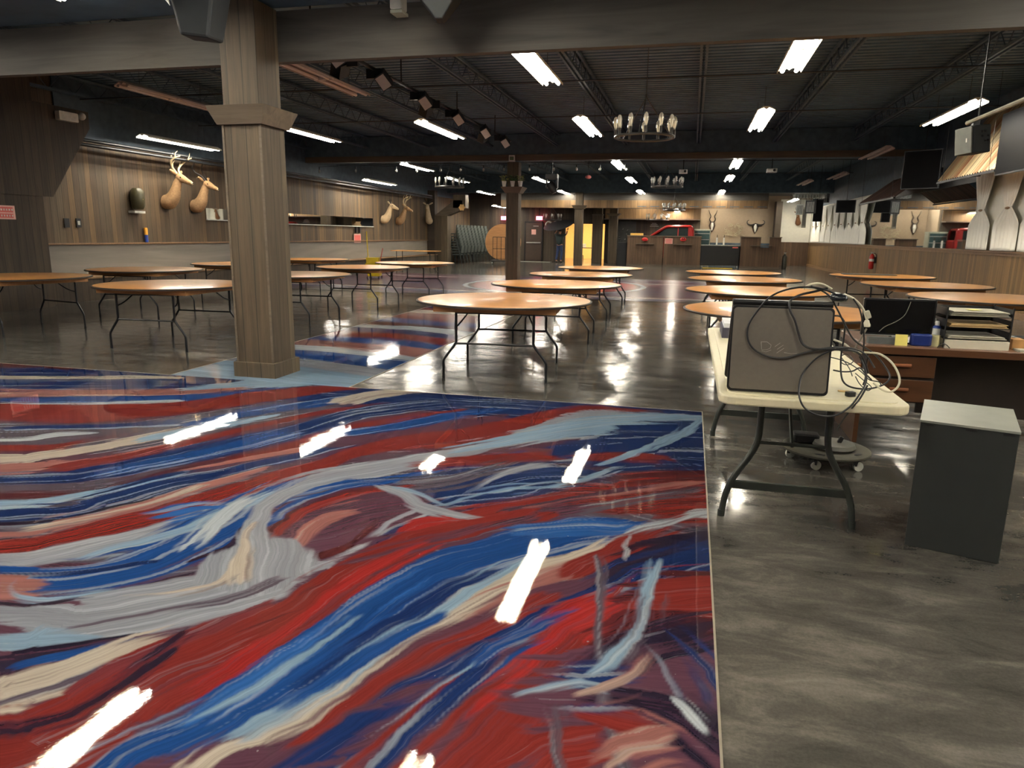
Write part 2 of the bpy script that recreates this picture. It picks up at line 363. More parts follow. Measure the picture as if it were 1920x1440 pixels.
 ('K',.08,[(1180,1290,1330),(1260,1290,1350),(1345,1330,1420)]),
 ('R',.04,[(990,1400,1460),(1030,1370,1450),(1070,1360,1440)]),
 ('P',.03,[(1170,1350,1358),(1210,1345,1380),(1240,1360,1400)]),
 ('G',.02,[(1118,1050,1122,1050),(1128,1300,1136,1300),(1150,1380,1160,1380),(1164,1440,1174,1440)]),
 ('N',.04,[(700,1420,1440),(760,1350,1375),(830,1300,1320),(900,1240,1256)]),
 ('L',.01,[(700,1372,1375),(760,1332,1335),(830,1284,1287),(900,1230,1232)]),
 ('B',.04,[(925,1202,1240),(965,1176,1212),(1010,1162,1190),(1050,1158,1170)]),
 ('R',.03,[(1145,1340,1366),(1172,1338,1380)]),
 ('N',.05,[(1080,1270,1300),(1110,1255,1320),(1140,1260,1310)]),
 ('L',.03,[(1000,1296,1306),(1040,1282,1296),(1085,1272,1284),(1100,1276,1282)]),
 ('P',.03,[(1120,1290,1300),(1180,1262,1282),(1215,1225,1262),(1225,1215,1240)]),
 ('L',.03,[(1228,1060,1246,1056),(1208,1110,1232,1106),(1196,1160,1220,1160),(1170,1205,1194,1215),(1130,1240,1150,1252)]),
 ('G',.03,[(1226,1130,1238,1130),(1216,1190,1230,1190),(1190,1225,1206,1235)]),
 ('X',.015,[(1172,1040,1182,1040),(1170,1024,1178,1022),(1178,1005,1184,1004)]),
 ('P',.03,[(1160,1405,1450),(1190,1380,1440),(1230,1370,1430)]),
 ('G',.03,[(1040,1350,1048,1350),(1044,1400,1054,1400),(1046,1450,1056,1450)]),
 ('X',.02,[(1235,1150,1300,1150),(1246,1166,1290,1166)][:0] or [(1290,1330,1296,1330),(1300,1342,1306,1340)]),
]
def band_floor(st):
    out = []
    for s in st:
        if len(s) == 3: a, b = at(s[0], s[1], z=0), at(s[0], s[2], z=0)
        else: a, b = at(s[0], s[1], z=0), at(s[2], s[3], z=0)
        out.append((a.x, a.y, b.x, b.y))
    return np.array(out)
def catmull(P, k):
    out = []
    for i in range(len(P)-1):
        a, b, c, d = P[max(i-1, 0)], P[i], P[i+1], P[min(i+2, len(P)-1)]
        for j in range(k):
            t = j/k; out.append(.5*((2*b)+(c-a)*t+(2*a-5*b+4*c-d)*t*t+(3*b-a-3*c+d)*t**3))
    out.append(P[-1]); return np.array(out)
_rng = np.random.RandomState(3)
_tab = _rng.rand(256, 256)
def vnoise(x, y):
    xi = np.floor(x).astype(int); yi = np.floor(y).astype(int); fx = x-xi; fy = y-yi
    fx = fx*fx*(3-2*fx); fy = fy*fy*(3-2*fy); a = _tab[xi & 255, yi & 255]; b = _tab[(xi+1) & 255, yi & 255]
    c = _tab[xi & 255, (yi+1) & 255]; d = _tab[(xi+1) & 255, (yi+1) & 255]
    return (a*(1-fx)+b*fx)*(1-fy)+(c*(1-fx)+d*fx)*fy
def fbm(x, y, o=4):
    s = 0; a = .5
    for i in range(o): s = s+a*vnoise(x*2**i+17*i, y*2**i+31*i); a *= .5
    return s/(1-.5**o)
def paint_bands(X, Y):
    """paint the poured bands over floor points; returns colour and flow coordinates (along, across)"""
    # slow swirl so that no edge is ruler straight
    Xw = X+.05*(fbm(X*1.3+3, Y*2.6, 3)-.5)+.03*(fbm(X*5, Y*11+9, 3)-.5)
    Yw = Y+.09*(fbm(X*1.1+40, Y*2.2+7, 3)-.5)+.045*(fbm(X*4+5, Y*9+70, 3)-.5)
    n = X.size; col = np.tile(PAL['M'], (n, 1)); flow = np.zeros((n, 2)); flow[:, 0] = X; flow[:, 1] = Y
    for bi, (key, soft, st) in enumerate(BANDS):
        P = catmull(band_floor(st), 5)
        c = (P[:, :2]+P[:, 2:])/2; hv = (P[:, 2:]-P[:, :2])/2
        tg = np.gradient(c, axis=0); tg /= np.linalg.norm(tg, axis=1)[:, None]+1e-9
        hw = np.abs(hv[:, 0]*-tg[:, 1]+hv[:, 1]*tg[:, 0]); hw = np.maximum(hw, .004)
        e0, e1 = min(hw[0]*1.0+.04, .22), min(hw[-1]*1.0+.04, .22)       # every band runs out to a point
        c = np.concatenate([[c[0]-tg[0]*e0], [c[0]-tg[0]*e0*.5], c, [c[-1]+tg[-1]*e1*.5], [c[-1]+tg[-1]*e1]])
        hw = np.concatenate([[.001, hw[0]*.62], hw, [hw[-1]*.62, .001]])
        soft = soft*1.7; soft_m = soft*1.6
        lo = (c-hw[:, None]).min(0)-soft_m; hi = (c+hw[:, None]).max(0)+soft_m
        idx = np.nonzero((Xw > lo[0]) & (Xw < hi[0]) & (Yw > lo[1]) & (Yw < hi[1]))[0]
        if not idx.size: continue
        px, py = Xw[idx], Yw[idx]
        best = np.full(idx.size, 1e9); bs = np.zeros(idx.size); bu = np.zeros(idx.size); be = np.zeros(idx.size)
        L = np.concatenate([[0], np.cumsum(np.linalg.norm(np.diff(c, axis=0), axis=1))])
        for i in range(len(c)-1):
            d = c[i+1]-c[i]; dl = d.dot(d)+1e-12
            tr = ((px-c[i, 0])*d[0]+(py-c[i, 1])*d[1])/dl; t = np.clip(tr, 0, 1)
            ex = px-c[i, 0]-t*d[0]; ey = py-c[i, 1]-t*d[1]; h = hw[i]*(1-t)+hw[i+1]*t
            dist = np.hypot(ex, ey); q = dist-h
            m = q < best
            cr = (d[0]*ey-d[1]*ex)/math.sqrt(dl)
            best[m] = q[m]; bs[m] = cr[m]; bu[m] = (L[i]+t*(L[i+1]-L[i]))[m]; be[m] = h[m]
        st_n = fbm(bu*1.6+bi*7, bs*26+bi*13, 3)          # wisps drawn out along the pour
        a = np.clip((-best+soft*(st_n-.5)*3.2)/(soft*.8)+.5, 0, 1); a = a*a*(3-2*a)
        a = a[:, None]
        tone = 1+.28*(fbm(bu*.9+bi, bs*18+bi*3, 3)-.5)[:, None]
        cc = PAL[key]*tone
        # thin veins of a neighbouring colour inside the band
        other = PAL['X' if key in ('B', 'N', 'L', 'BB', 'W', 'G') else 'C' if key in ('P',) else 'M']
        vn = fbm(bu*.7+bi*3+50, bs*40+bi*5, 3); k = np.clip((vn-.63)/.1, 0, 1)[:, None]*(.5 if key not in ('R', 'BR') else .35)
        cc = cc*(1-k)+other*k
        col[idx] = col[idx]*(1-a)+cc*a
        w = a[:, 0] > .5
        fl = flow[idx]; fl[w, 0] = bu[w]+bi*3.1; fl[w, 1] = bs[w]+bi*1.7; flow[idx] = fl
    return col, flow
def far_paint(X, Y):
    """the strip beyond the pillar and the wide field with the ringed emblem: the same pour running across"""
    n = X.size
    Yw = Y+.5*(fbm(X*.45, Y*.25+3, 3)-.5)+.12*(fbm(X*2, Y*1.5, 3)-.5)+.10*X
    keys = ['L','L','W','B','X','P','B','R','N','X','D','B','R','P','C','R','N','B','X','B','N','R','M','L','R','B','C','R','N','P','M','B','P','M','N','R','M','P','C','M','R','N','W','P','M','B','R','M']
    f = (Yw-5.45)*2.3+1.2*(fbm(X*.5, Yw*3, 3)-.5)
    i0 = np.clip(np.floor(f).astype(int), 0, 10**6); fr = f-np.floor(f)
    K = np.array([PAL[k] for k in keys]); c0 = K[i0 % len(keys)]; c1 = K[(i0+1) % len(keys)]
    s = np.clip((fr+.5*(fbm(X*.8, Yw*16, 3)-.5)-.72)/.22, 0, 1)[:, None]
    col = c0*(1-s)+c1*s
    col *= 1.12*(1+.5*(fbm(X*.6, Yw*20+8, 3)-.5))[:, None]
    pur = np.clip((Y-14.5)/2, 0, .45)[:, None]; col = col*(1-pur)+(PAL['M']*.8+PAL['N']*.4)*pur
    return col, np.stack([X, Yw], 1)
def paint_mesh():
    V = []; Fc = []; COL = []; FL = []
    def patch(xs, ys, fn, holes=None, z=.003):
        b = sum(len(v) for v in V); X, Y = np.meshgrid(xs, ys); nx, ny = len(xs), len(ys)
        c, f = fn(X.ravel(), Y.ravel())
        V.append(np.stack([X.ravel(), Y.ravel(), np.full(X.size, z)], 1)); COL.append(c); FL.append(f)
        i = np.arange(nx-1)[None, :]+np.arange(ny-1)[:, None]*nx; i = i.ravel()+b
        Fc.append(np.stack([i, i+1, i+nx+1, i+nx], 1))
    def grade(a, b, d0, d1):
        out = [a]; 
        while out[-1] < b: t = (out[-1]-a)/(b-a); out.append(out[-1]+d0+(d1-d0)*t)
        out[-1] = b; return np.array(out)
    XR, YF = .165, 5.94
    xs = np.concatenate([-grade(2.6, 8.2, .009, .02)[::-1], np.arange(-2.59, XR, .008), [XR]])
    ys = np.concatenate([grade(.9, 1.6, .03, .01)[:-1], grade(1.6, YF, .007, .014)])
    patch(xs, ys, paint_bands)
    patch(np.arange(-4.97, -3.02, .0194), grade(YF, 16.2, .014, .05), far_paint)
    patch(np.arange(-11.2, 2.41, .04), np.arange(16.2, 24.6, .04), emblem_paint)
    V_ = np.concatenate(V); F_ = np.concatenate(Fc); me = bpy.data.meshes.new('floor')
    me.vertices.add(len(V_)); me.vertices.foreach_set('co', V_.ravel()); me.loops.add(F_.size); me.loops.foreach_set('vertex_index', F_.ravel().astype(np.int32))
    me.polygons.add(len(F_)); me.polygons.foreach_set('loop_start', np.arange(0, F_.size, 4, dtype=np.int32)); me.polygons.foreach_set('loop_total', np.full(len(F_), 4, dtype=np.int32))
    me.update(calc_edges=True)
    ca = me.attributes.new('paint', 'FLOAT_COLOR', 'POINT'); ca.data.foreach_set('color', np.concatenate([np.concatenate(COL), np.ones((len(V_), 1))], 1).astype(np.float32).ravel())
    fa = me.attributes.new('flow', 'FLOAT_VECTOR', 'POINT'); fa.data.foreach_set('vector', np.concatenate([np.concatenate(FL), np.zeros((len(V_), 1))], 1).astype(np.float32).ravel())
    return me
def emblem_paint(X, Y):
    col, f = far_paint(X, Y)
    # streaks run out to a ragged near and far edge; beyond them the field is bare grey
    cx, cy = -3.8, 20.5; r = np.hypot(X-cx, (Y-cy)*.86)
    def ring(r0, r1, c, k=1.):
        m = ((r > r0) & (r < r1))[:, None]*k; return m, np.array(c)
    white = PAL['X']*1.3; red = PAL['BR']*1.9; dark = PAL['K']*.8
    th = np.arctan2(Y-cy, X-cx); stripes = (np.sin((X*.5+Y)*9) > .3)
    for m, c in (ring(0, 2.55, dark, .8), ring(1.2, 2.35, red, .9)): col = col*(1-m)+c*m
    m = ((r < 1.3) & stripes)[:, None]*.7; col = col*(1-m)+white*m
    m = ((r > 2.48) & (r < 2.62))[:, None]*.9; col = col*(1-m)+white*m
    m = ((r > 1.75) & (r < 1.85))[:, None]*.6; col = col*(1-m)+dark*m
    e = np.minimum(np.minimum(Y-16.35-.35*np.sin(X*1.3)-.5*np.abs(X+4)*.12, 24.2-Y-.2*np.sin(X*2)), np.minimum(X+10.8+.5*fbm(X, Y*3), 2.1-X-.6*fbm(X*2, Y*3)))
    e = e+.5*(fbm(X*.7, Y*4, 3)-.5); k = np.clip(e/.15, 0, 1)[:, None]
    grey = np.array(lin((72,70,66))[:3]); col = col*k+grey*(1-k)
    return col, f
def paint_material():
    t = NT('resin_paint')
    a = t.n('ShaderNodeAttribute', attribute_name='paint').outputs['Color']; f = t.n('ShaderNodeAttribute', attribute_name='flow').outputs['Vector']
    m1 = t.mapping(f, (2.2, 75, 1)); n1 = t.noise(m1, 1, 5, .65, .4)
    m2 = t.mapping(f, (1.1, 26, 1)); n2 = t.noise(m2, 1, 5, .6, .8)
    c = t.mix(.85, a, t.ramp(n1, [(.3, (.72,.72,.74,1)), (.68, (1.22,1.2,1.2,1))]), 'MULTIPLY')
    k = t.math('MULTIPLY', t.math('SUBTRACT', n2, .6), 3.2); k = t.math('MAXIMUM', k, 0); k = t.math('MINIMUM', k, .42)
    c = t.mix(k, c, tuple(x*.46 for x in lin((176,176,190))[:3])+(1,))
    pos = t.n('ShaderNodeNewGeometry').outputs['Position']
    sp = t.noise(pos, 42, 1, .3); sk = t.math('GREATER_THAN', sp, .815)
    c = t.mix(t.math('MULTIPLY', sk, .55), c, tuple(x*.46 for x in lin((190,190,195))[:3])+(1,))
    w = t.noise(pos, 2.4, 2, .5); w2 = t.noise(pos, 34, 4, .7)
    t.set(Base_Color=c, Roughness=.05, IOR=1.45)
    r = t.n('ShaderNodeMapRange'); r.inputs[3].default_value = .008; r.inputs[4].default_value = .035; t.l(t.noise(pos, 1.2, 4), r.inputs[0])
    sy = t.n('ShaderNodeSeparateXYZ'); t.l(pos, sy.inputs[0]); wr = t.n('ShaderNodeMapRange'); wr.inputs[1].default_value = 7; wr.inputs[2].default_value = 15; wr.inputs[3].default_value = 0; wr.inputs[4].default_value = 1; t.l(sy.outputs[1], wr.inputs[0])   # the field by the bar is trodden dull
    t.l(t.math('ADD', r.outputs[0], t.math('MULTIPLY', wr.outputs[0], .22)), t.b.inputs['Roughness']); t.l(t.math('SUBTRACT', .5, t.math('MULTIPLY', wr.outputs[0], .36)), t.b.inputs['Specular IOR Level'])
    t.bump(t.math('ADD', w, t.math('MULTIPLY', w2, .05)), .18, .006)
    return t.m
def concrete_material():
    t = NT('polished_concrete'); pos = t.n('ShaderNodeNewGeometry').outputs['Position']
    a = t.noise(pos, .55, 6, .6, .6); b = t.noise(t.mapping(pos, (1, 2.6, 1), (0, 0, .5)), 2.4, 8, .72, .5); g = t.noise(pos, 90, 3, .7)
    f = t.math('ADD', t.math('MULTIPLY', a, .5), t.math('MULTIPLY', b, .5))
    c = t.ramp(f, [(.34, lin((44,43,41))), (.5, lin((78,75,70))), (.62, lin((108,104,97)))])
    c = t.mix(.35, c, t.ramp(g, [(.3, (.6,.6,.6,1)), (.7, (1.4,1.4,1.4,1))]), 'MULTIPLY')
    s = t.noise(t.mapping(pos, (1, 5, 1), (0, 0, -.6)), 5, 8, .8, 2.2)
    k = t.math('MINIMUM', t.math('MULTIPLY', t.math('MAXIMUM', t.math('SUBTRACT', s, .62), 0), 4), .4)
    c = t.mix(k, c, lin((142,136,122)))
    r = t.n('ShaderNodeMapRange'); r.inputs[1].default_value = .3; r.inputs[2].default_value = .7; r.inputs[3].default_value = .07; r.inputs[4].default_value = .22; t.l(b, r.inputs[0])
    t.set(Base_Color=c, Roughness=r.outputs[0], IOR=1.5); t.b.inputs['Specular IOR Level'].default_value = .36
    w = t.noise(pos, 2.2, 2, .5); w2 = t.noise(pos, 14, 3, .6)
    t.bump(t.math('ADD', w, t.math('MULTIPLY', w2, .07)), .4, .015)
    return t.m
conc = concrete_material()
fl = MB(); fl.face([(-13, -5, 0), (7, -5, 0), (7, 47, 0), (-13, 47, 0)]); tag(fl.build('floor', conc), kind='structure')
pm = paint_mesh(); pm.materials.append(paint_material()); po = bpy.data.objects.new('floor', pm); C.objects.link(po); tag(po, kind='structure')
edge = plain('paint_edge', (140,132,118), .4)
b = MB()
for (x0, y0, x1, y1) in ((.165, .9, .173, 5.948), (-3.03, 5.94, .173, 5.948), (-8.2, 5.94, -4.97, 5.948), (-4.978, 5.94, -4.97, 16.2), (-3.03, 5.948, -3.022, 16.2)):
    b.box(x0, y0, 0, x1, y1, .005)
tag(b.build('trim_1', edge), kind='structure')
# ------------------------------------------------------------------ shell
BROWN = [(84,68,52),(108,88,64),(72,58,44),(94,76,56),(124,98,66),(78,66,52),(100,84,64)]
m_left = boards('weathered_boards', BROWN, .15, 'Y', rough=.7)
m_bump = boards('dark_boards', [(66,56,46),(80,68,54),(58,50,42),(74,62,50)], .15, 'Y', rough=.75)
m_right = boards('wainscot_boards', [(128,98,58),(112,84,50),(138,106,66),(120,92,56),(104,80,48)], .11, 'Y', rough=.6)
m_back = boards('back_boards', [(60,54,48),(74,64,54),(66,58,50),(82,72,60)], .16, 'X', rough=.75)
m_count = boards('counter_boards', [(104,80,60),(92,70,52),(114,88,66),(98,76,58)], .14, 'X', rough=.6)
m_beamw = wood('beam_timber', (74,62,50), (104,88,70), .7, .35)
m_beamd = wood('dark_timber', (74,71,67), (100,95,88), .75, .35)
m_trimw = wood('trim_timber', (112,84,58), (146,112,78), .5, .6)
m_black = plain('black_paint', (68,84,96), .6, var=.25, scale=6)
m_deck = plain('black_deck', (74,96,112), .55, var=.2, scale=3)
m_ply = wood('grey_panel', (108,102,94), (138,131,122), .5, .12, 'Y')
m_white = plain('white_wall', (240,237,224), .8, var=.03)
m_beige = plain('beige_wall', (158,140,118), .8, var=.05)
m_plaster = m_beige
def st(mb, name, m, **k): return tag(mb.build(name, m, **k), kind='structure')
ZC = 4.35
# left wall (boards), recessed beyond the projecting bay
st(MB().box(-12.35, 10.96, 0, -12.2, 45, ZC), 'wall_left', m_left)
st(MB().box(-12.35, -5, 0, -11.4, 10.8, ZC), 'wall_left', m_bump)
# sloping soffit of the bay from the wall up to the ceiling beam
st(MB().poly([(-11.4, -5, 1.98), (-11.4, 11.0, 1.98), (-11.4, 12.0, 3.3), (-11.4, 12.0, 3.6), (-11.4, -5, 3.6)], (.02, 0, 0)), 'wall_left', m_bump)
st(MB().box(-12.2, 10.95, 1.10, -12.1, 32.3, 1.13), 'trim_2', m_trimw)
st(MB().box(-12.2, 10.95, .466, -12.16, 32.3, 1.10), 'wall_left', m_ply)
# ledge running under the grey panels
st(MB().box(-12.2, 10.95, 0, -11.66, 32.3, .44), 'wall_left', m_bump); st(MB().box(-12.2, 10.95, .44, -11.62, 32.3, .465), 'trim_3', m_trimw)
# right wall: board wainscot with cap, white plaster above
st(MB().box(6.0, -5, 0, 6.15, 47, 1.20), 'wall_right', m_right)
st(MB().box(5.93, -5, 1.20, 6.16, 47, 1.235).box(5.975, -5, 1.14, 6.0, 47, 1.20), 'trim_4', m_trimw)
st(MB().box(6.02, -5, 1.235, 6.17, 47, 2.98), 'wall_right', m_white); st(MB().box(6.0, -5, 2.98, 6.17, 47, ZC), 'wall_right', m_black)
st(MB().box(-12.2, 12.02, 3.2, -12.17, 45, ZC), 'wall_left', m_black)
st(MB().box(5.975, -5, 0, 6.0, 47, .12), 'baseboard_right', m_trimw)
# back walls
st(MB().box(-12.35, 39.2, 0, -6.75, 39.4, ZC).box(-6.75, 39.2, 2.05, -4.6, 39.4, ZC).box(-4.6, 39.2, 0, .35, 39.4, ZC), 'wall_back', m_back)
st(MB().box(.35, 41.2, 0, 6.1, 41.4, ZC), 'wall_back', m_beige); st(MB().box(.3, 39.4, 0, .42, 41.3, ZC), 'wall_back', m_beige)
st(MB().box(.42, 41.1, 0, 4.15, 41.2, 1.15), 'baseboard_back', m_black)
# lit room past the opening
m_warm = plain('warm_wall', (214,170,104), .8, var=.04)
st(MB().box(-8.6, 45.6, 0, -3.6, 45.8, 3), 'wall_beyond', m_warm); st(MB().box(-8.6, 39.4, 0, -8.5, 45.6, 3), 'wall_beyond', m_warm)
st(MB().box(-3.7, 39.4, 0, -3.6, 45.6, 3), 'wall_beyond', m_back); st(MB().box(-8.6, 39.4, 3, -3.6, 45.8, 3.1), 'ceiling', m_black)
st(MB().box(-12.35, -5.15, 0, 6.17, -5, ZC), 'wall_front', m_bump)
# ceiling: ribbed steel deck painted black, lower boarded ceiling before the first beam
b = MB(); y = 6.9
while y < 47:
    b.face([(-12.35, y, ZC), (6.17, y, ZC), (6.17, y+.11, ZC), (-12.35, y+.11, ZC)]); b.face([(-12.35, y+.11, ZC), (6.17, y+.11, ZC), (6.17, y+.13, ZC+.05), (-12.35, y+.13, ZC+.05)])
    b.face([(-12.35, y+.13, ZC+.05), (6.17, y+.13, ZC+.05), (6.17, y+.18, ZC+.05), (-12.35, y+.18, ZC+.05)]); b.face([(-12.35, y+.18, ZC+.05), (6.17, y+.18, ZC+.05), (6.17, y+.20, ZC), (-12.35, y+.20, ZC)]); y += .2
b.box(-12.35, 6.8, ZC+.08, 6.17, 47, ZC+.12); st(b, 'ceiling', m_deck)
st(MB().box(-12.35, -5, 3.47, 6.17, 6.5, 3.55), 'ceiling', m_deck)
# ---- beams
def beam(y0, y1, z0, z1, m, lab, trim=None):
    o = tag(MB().box(-12.19, y0, z0, 6.0, y1, z1).build('ceiling_beam', m), lab, 'beam', 'beams crossing the hall')
    if trim: MB().box(-12.19, y0-.03, z0, 6.0, y0, z0+.17).build('moulding', trim, o)
beam(6.56, 6.66, 3.01, 3.46, m_beamd, 'wide grey brown timber beam crossing the hall above the near pillar')
beam(6.57, 6.65, 3.56, 4.3, m_black, 'black upper girder hidden above the near timber beam')
beam(21.45, 21.75, 3.58, 4.33, m_black, 'black girder with brown lower moulding carried by the second pillar', m_beamw)
beam(35.3, 35.6, 3.45, 4.33, m_black, 'black girder above the third pillar towards the bar')
# ---- open web joists
def joist(x, y0, y1, lab):
    b = MB(); z0 = 3.98; z1 = 4.32
    for s in (-.04, .04):
        b.box(x+s-.018, y0, z0, x+s+.018, y1, z0+.045); b.box(x+s-.018, y0, z1-.045, x+s+.018, y1, z1)
    y = y0; k = 0
    while y < y1-.3:
        b.tube([(x, y, z0+.02 if k % 2 == 0 else z1-.02), (x, y+.3, z1-.02 if k % 2 == 0 else z0+.02)], .009, 4); y += .3; k += 1
    tag(b.build('ceiling_joist', m_black), lab, 'joist', 'open web joists under the black ceiling')
for x in (-12,-10,-8,-6,-4,-2,0,2,4): joist(x, 6.96, 21.44, 'black open web joist between the near beam and the second girder')
for x in (-10,-8,-6,-4,-2,0,2,4): joist(x, 21.76, 35.3, 'black open web joist running from the second girder towards the bar')
m_conduit = plain('conduit', (70,72,74), .4, .6)
for y, lab in ((9.4,'thin grey conduit crossing below the near joists'), (12.6,'thin grey bridging rod crossing the middle of the joists'), (16.2,'thin grey bridging rod crossing near the second girder'), (26,'thin grey rod crossing the joists past the second girder'), (31,'thin grey rod crossing the joists before the bar')):
    tag(MB().tube([(-12.1, y, 3.96), (5.9, y, 3.96)], .013, 6).build('conduit', m_conduit), lab, 'conduit')
# ---- pillars
m_pil = boards('pillar_boards', [(98,85,67),(88,75,59),(105,92,73),(82,70,55)], .155, 'XY', world=False, rough=.7, grain=1.1)
m_pil2 = wood('pillar_trim', (84,73,60), (112,98,82), .6, .5)
m_scar = plain('pillar_scratch', (150,90,70), .7)
def pillar(cx, cy, w, ztop, zcap, lab, base=True, capw=.42, caph=.17, zl=None, **k):
    r = empty('wooden_pillar', (cx, cy, 0), 0, lab, 'pillar', 'square board clad pillars')
    h = w/2; zl = zcap
    b = MB().box(-h, -h, 0 if not base else .14, h, h, zl); b.build('lower_shaft', m_pil, r, bevel=.004)
    h2 = h*.93; MB().box(-h2, -h2, zl, h2, h2, ztop).build('upper_shaft', m_pil, r, bevel=.004)
    for sx, sy in ((-1,-1),(1,-1)): MB().box(sx*h-.018 if sx > 0 else -h-.004, -h-.006, .14, h+.004 if sx > 0 else -h+.018, -h, zl).build('corner_strip', m_pil2, r)
    if base: MB().box(-h-.03, -h-.03, 0, h+.03, h+.03, .15).build('plinth', m_pil, r, bevel=.003)
    c0, c1 = h+.035, capw
    vs = [(s*c0, t*c0, zcap) for s, t in ((-1,-1),(1,-1),(1,1),(-1,1))]+[(s*c1, t*c1, zcap+caph) for s, t in ((-1,-1),(1,-1),(1,1),(-1,1))]
    b = MB(); b._add(vs, [(0,3,2,1),(4,5,6,7),(0,1,5,4),(1,2,6,5),(2,3,7,6),(3,0,4,7)]); b.build('capital', m_pil2, r)
    return r
pillar(-4.11, 6.31, .40, 3.45, 2.38, 'near square wooden pillar standing on the painted floor', capw=.30, caph=.16)
pillar(-5.40, 21.9, .38, 3.57, 2.66, 'second wooden pillar with potted plants on its capital ledge', base=False, capw=.34, caph=.18)
pillar(-5.40, 35.2, .38, 3.45, 2.68, 'third wooden pillar standing before the bright doorway', base=False, capw=.34, caph=.17)
pillar(-4.05, 38.3, .42, 3.0, 2.45, 'farthest thin pillar to the left of the bar counters', base=False, capw=.36, caph=.12)
pillar(-4.95, 38.9, .5, 3.0, 2.5, 'dark post on the right edge of the bright doorway', base=False, capw=.28, caph=.05)
# post and diagonal brace at the end of the left wall
r = empty('brace_post', (-11.8, 32.4, 0), 0, 'boarded post with diagonal brace beside the stacked chairs', 'post')
MB().box(-.02, 0, 0, .62, .5, 2.25).build('post', m_pil, r)
MB().poly([(0, 0, 2.25), (.62, 0, 2.25), (1.35, 0, 2.55), (1.35, 0, 2.95), (.95, 0, 2.95)], (0, .5, 0)).build('diagonal_brace', m_pil2, r)
MB().box(.9, 0, 2.6, 1.5, .5, 3.2).build('beam_end', m_pil, r)
MB().box(-.39, .05, 0, -.02, .45, 3.4).build('side_panel', m_bump, r)
# star plate on beam end
b = MB(); pts = [((.17 if k % 2 == 0 else .125)*math.cos(PI*k/6), (.17 if k % 2 == 0 else .125)*math.sin(PI*k/6)) for k in range(12)]
b.poly([(x, 0, z) for x, z in pts], (0, .02, 0)); o = b.build('wall_ornament', plain('tan_wood', (214,170,110), .5)); o.location = at(866, 389, y=32.36); tag(o, 'small tan cut wood ornament on the end of the diagonal brace beam', 'ornament')
# header with lit timber front above the bar
r = empty('bar_header', (0, 36.2, 0), 0, 'long timber header with slots hanging over the bar', 'header')
m_head = boards('header_boards', [(120,92,60),(138,108,72),(108,84,56)], .3, 'X', rough=.6)
MB().box(-9.6, 0, 2.78, 3.35, .25, 3.15).build('face_board', m_head, r)
b = MB(); x = -2.7
while x < 3.1: b.box(x, -.01, 2.84, x+.42, .0, 2.875); x += .62
b.build('slot_row', m_black, r)
MB().box(-9.6, .0, 3.15, 3.35, .25, 3.7).build('upper_board', m_beamd, r)
r = empty('back_shelf', (0, 38.4, 0), 0, 'long high shelf with boarded fascia along the back wall', 'shelf')
MB().box(-4.6, .2, 2.28, .35, .8, 2.33).build('shelf_board', m_pil2, r); MB().box(-4.6, .72, 2.33, .35, .8, 2.85).build('fascia', m_head, r)
m_dk = plain('dark_soffit', (26,27,30), .7)
tag(MB().box(-12.19, 36.5, 3.62, 6.0, 41.1, 3.70).build('dropped_ceiling', m_dk), 'black dropped ceiling panel over the bar area', 'ceiling panel')
# ------------------------------------------------------------------ lamps
EM = 16
m_tube = emit('lit_tube', (1.0,.95,.86), EM)
m_refl = plain('lamp_reflector', (235,228,205), .35, .1, var=.02)
m_unlit = plain('unlit_tube', (206,186,178), .4, var=.04)
m_house = plain('unlit_housing', (176,156,148), .5, var=.06)
def fixture(lit=True):
    r = empty('fluorescent_light', (0,0,0)); L = 2.44; W = .30
    hm = m_refl if lit else m_house
    b = MB(); prof = [(-W/2, 0), (-W/2, .03), (-.05, .085), (.05, .085), (W/2, .03), (W/2, 0), (W/2-.008, 0), (W/2-.012, .024), (.045, .062), (0, .035), (-.045, .062), (-W/2+.012, .024), (-W/2+.008, 0)]
    b.poly([(x, -L/2, z) for x, z in prof], (0, L, 0)); b.build('housing', hm, r)
    for x in (-.085, .085):
        for y0, y1 in ((-L/2+.02, -.015), (.015, L/2-.02)):
            MB().tube([(x, y0, .018), (x, y1, .02)], .024, 10).build('tube', m_tube if lit else m_unlit, r, smooth=True)
    MB().box(-W/2, -.02, .0, W/2, .02, .035).build('lamp_holder', m_refl if lit else m_unlit, r)
    for y in (-.8,.8): MB().tube([(0,y,.08),(0,y,.48)], .004, 4).build('ceiling_mount', m_blackw, r)
    return r
m_blackw = plain('hanger_wire', (60,60,60), .5)
proto_lit = fixture(True); proto_un = fixture(False); used = [False, False]
def place_fix(lit, x, y, z, lab):
    p = proto_lit if lit else proto_un; i = 0 if lit else 1
    if not used[i]: used[i] = True; p.location = (x, y, z); o = p
    else: o = copy_tree(p, (x, y, z))
    tag(o, lab, 'ceiling light', 'two lamp fluorescent strips'); o['lit'] = lit
    return o
ZL = 3.52
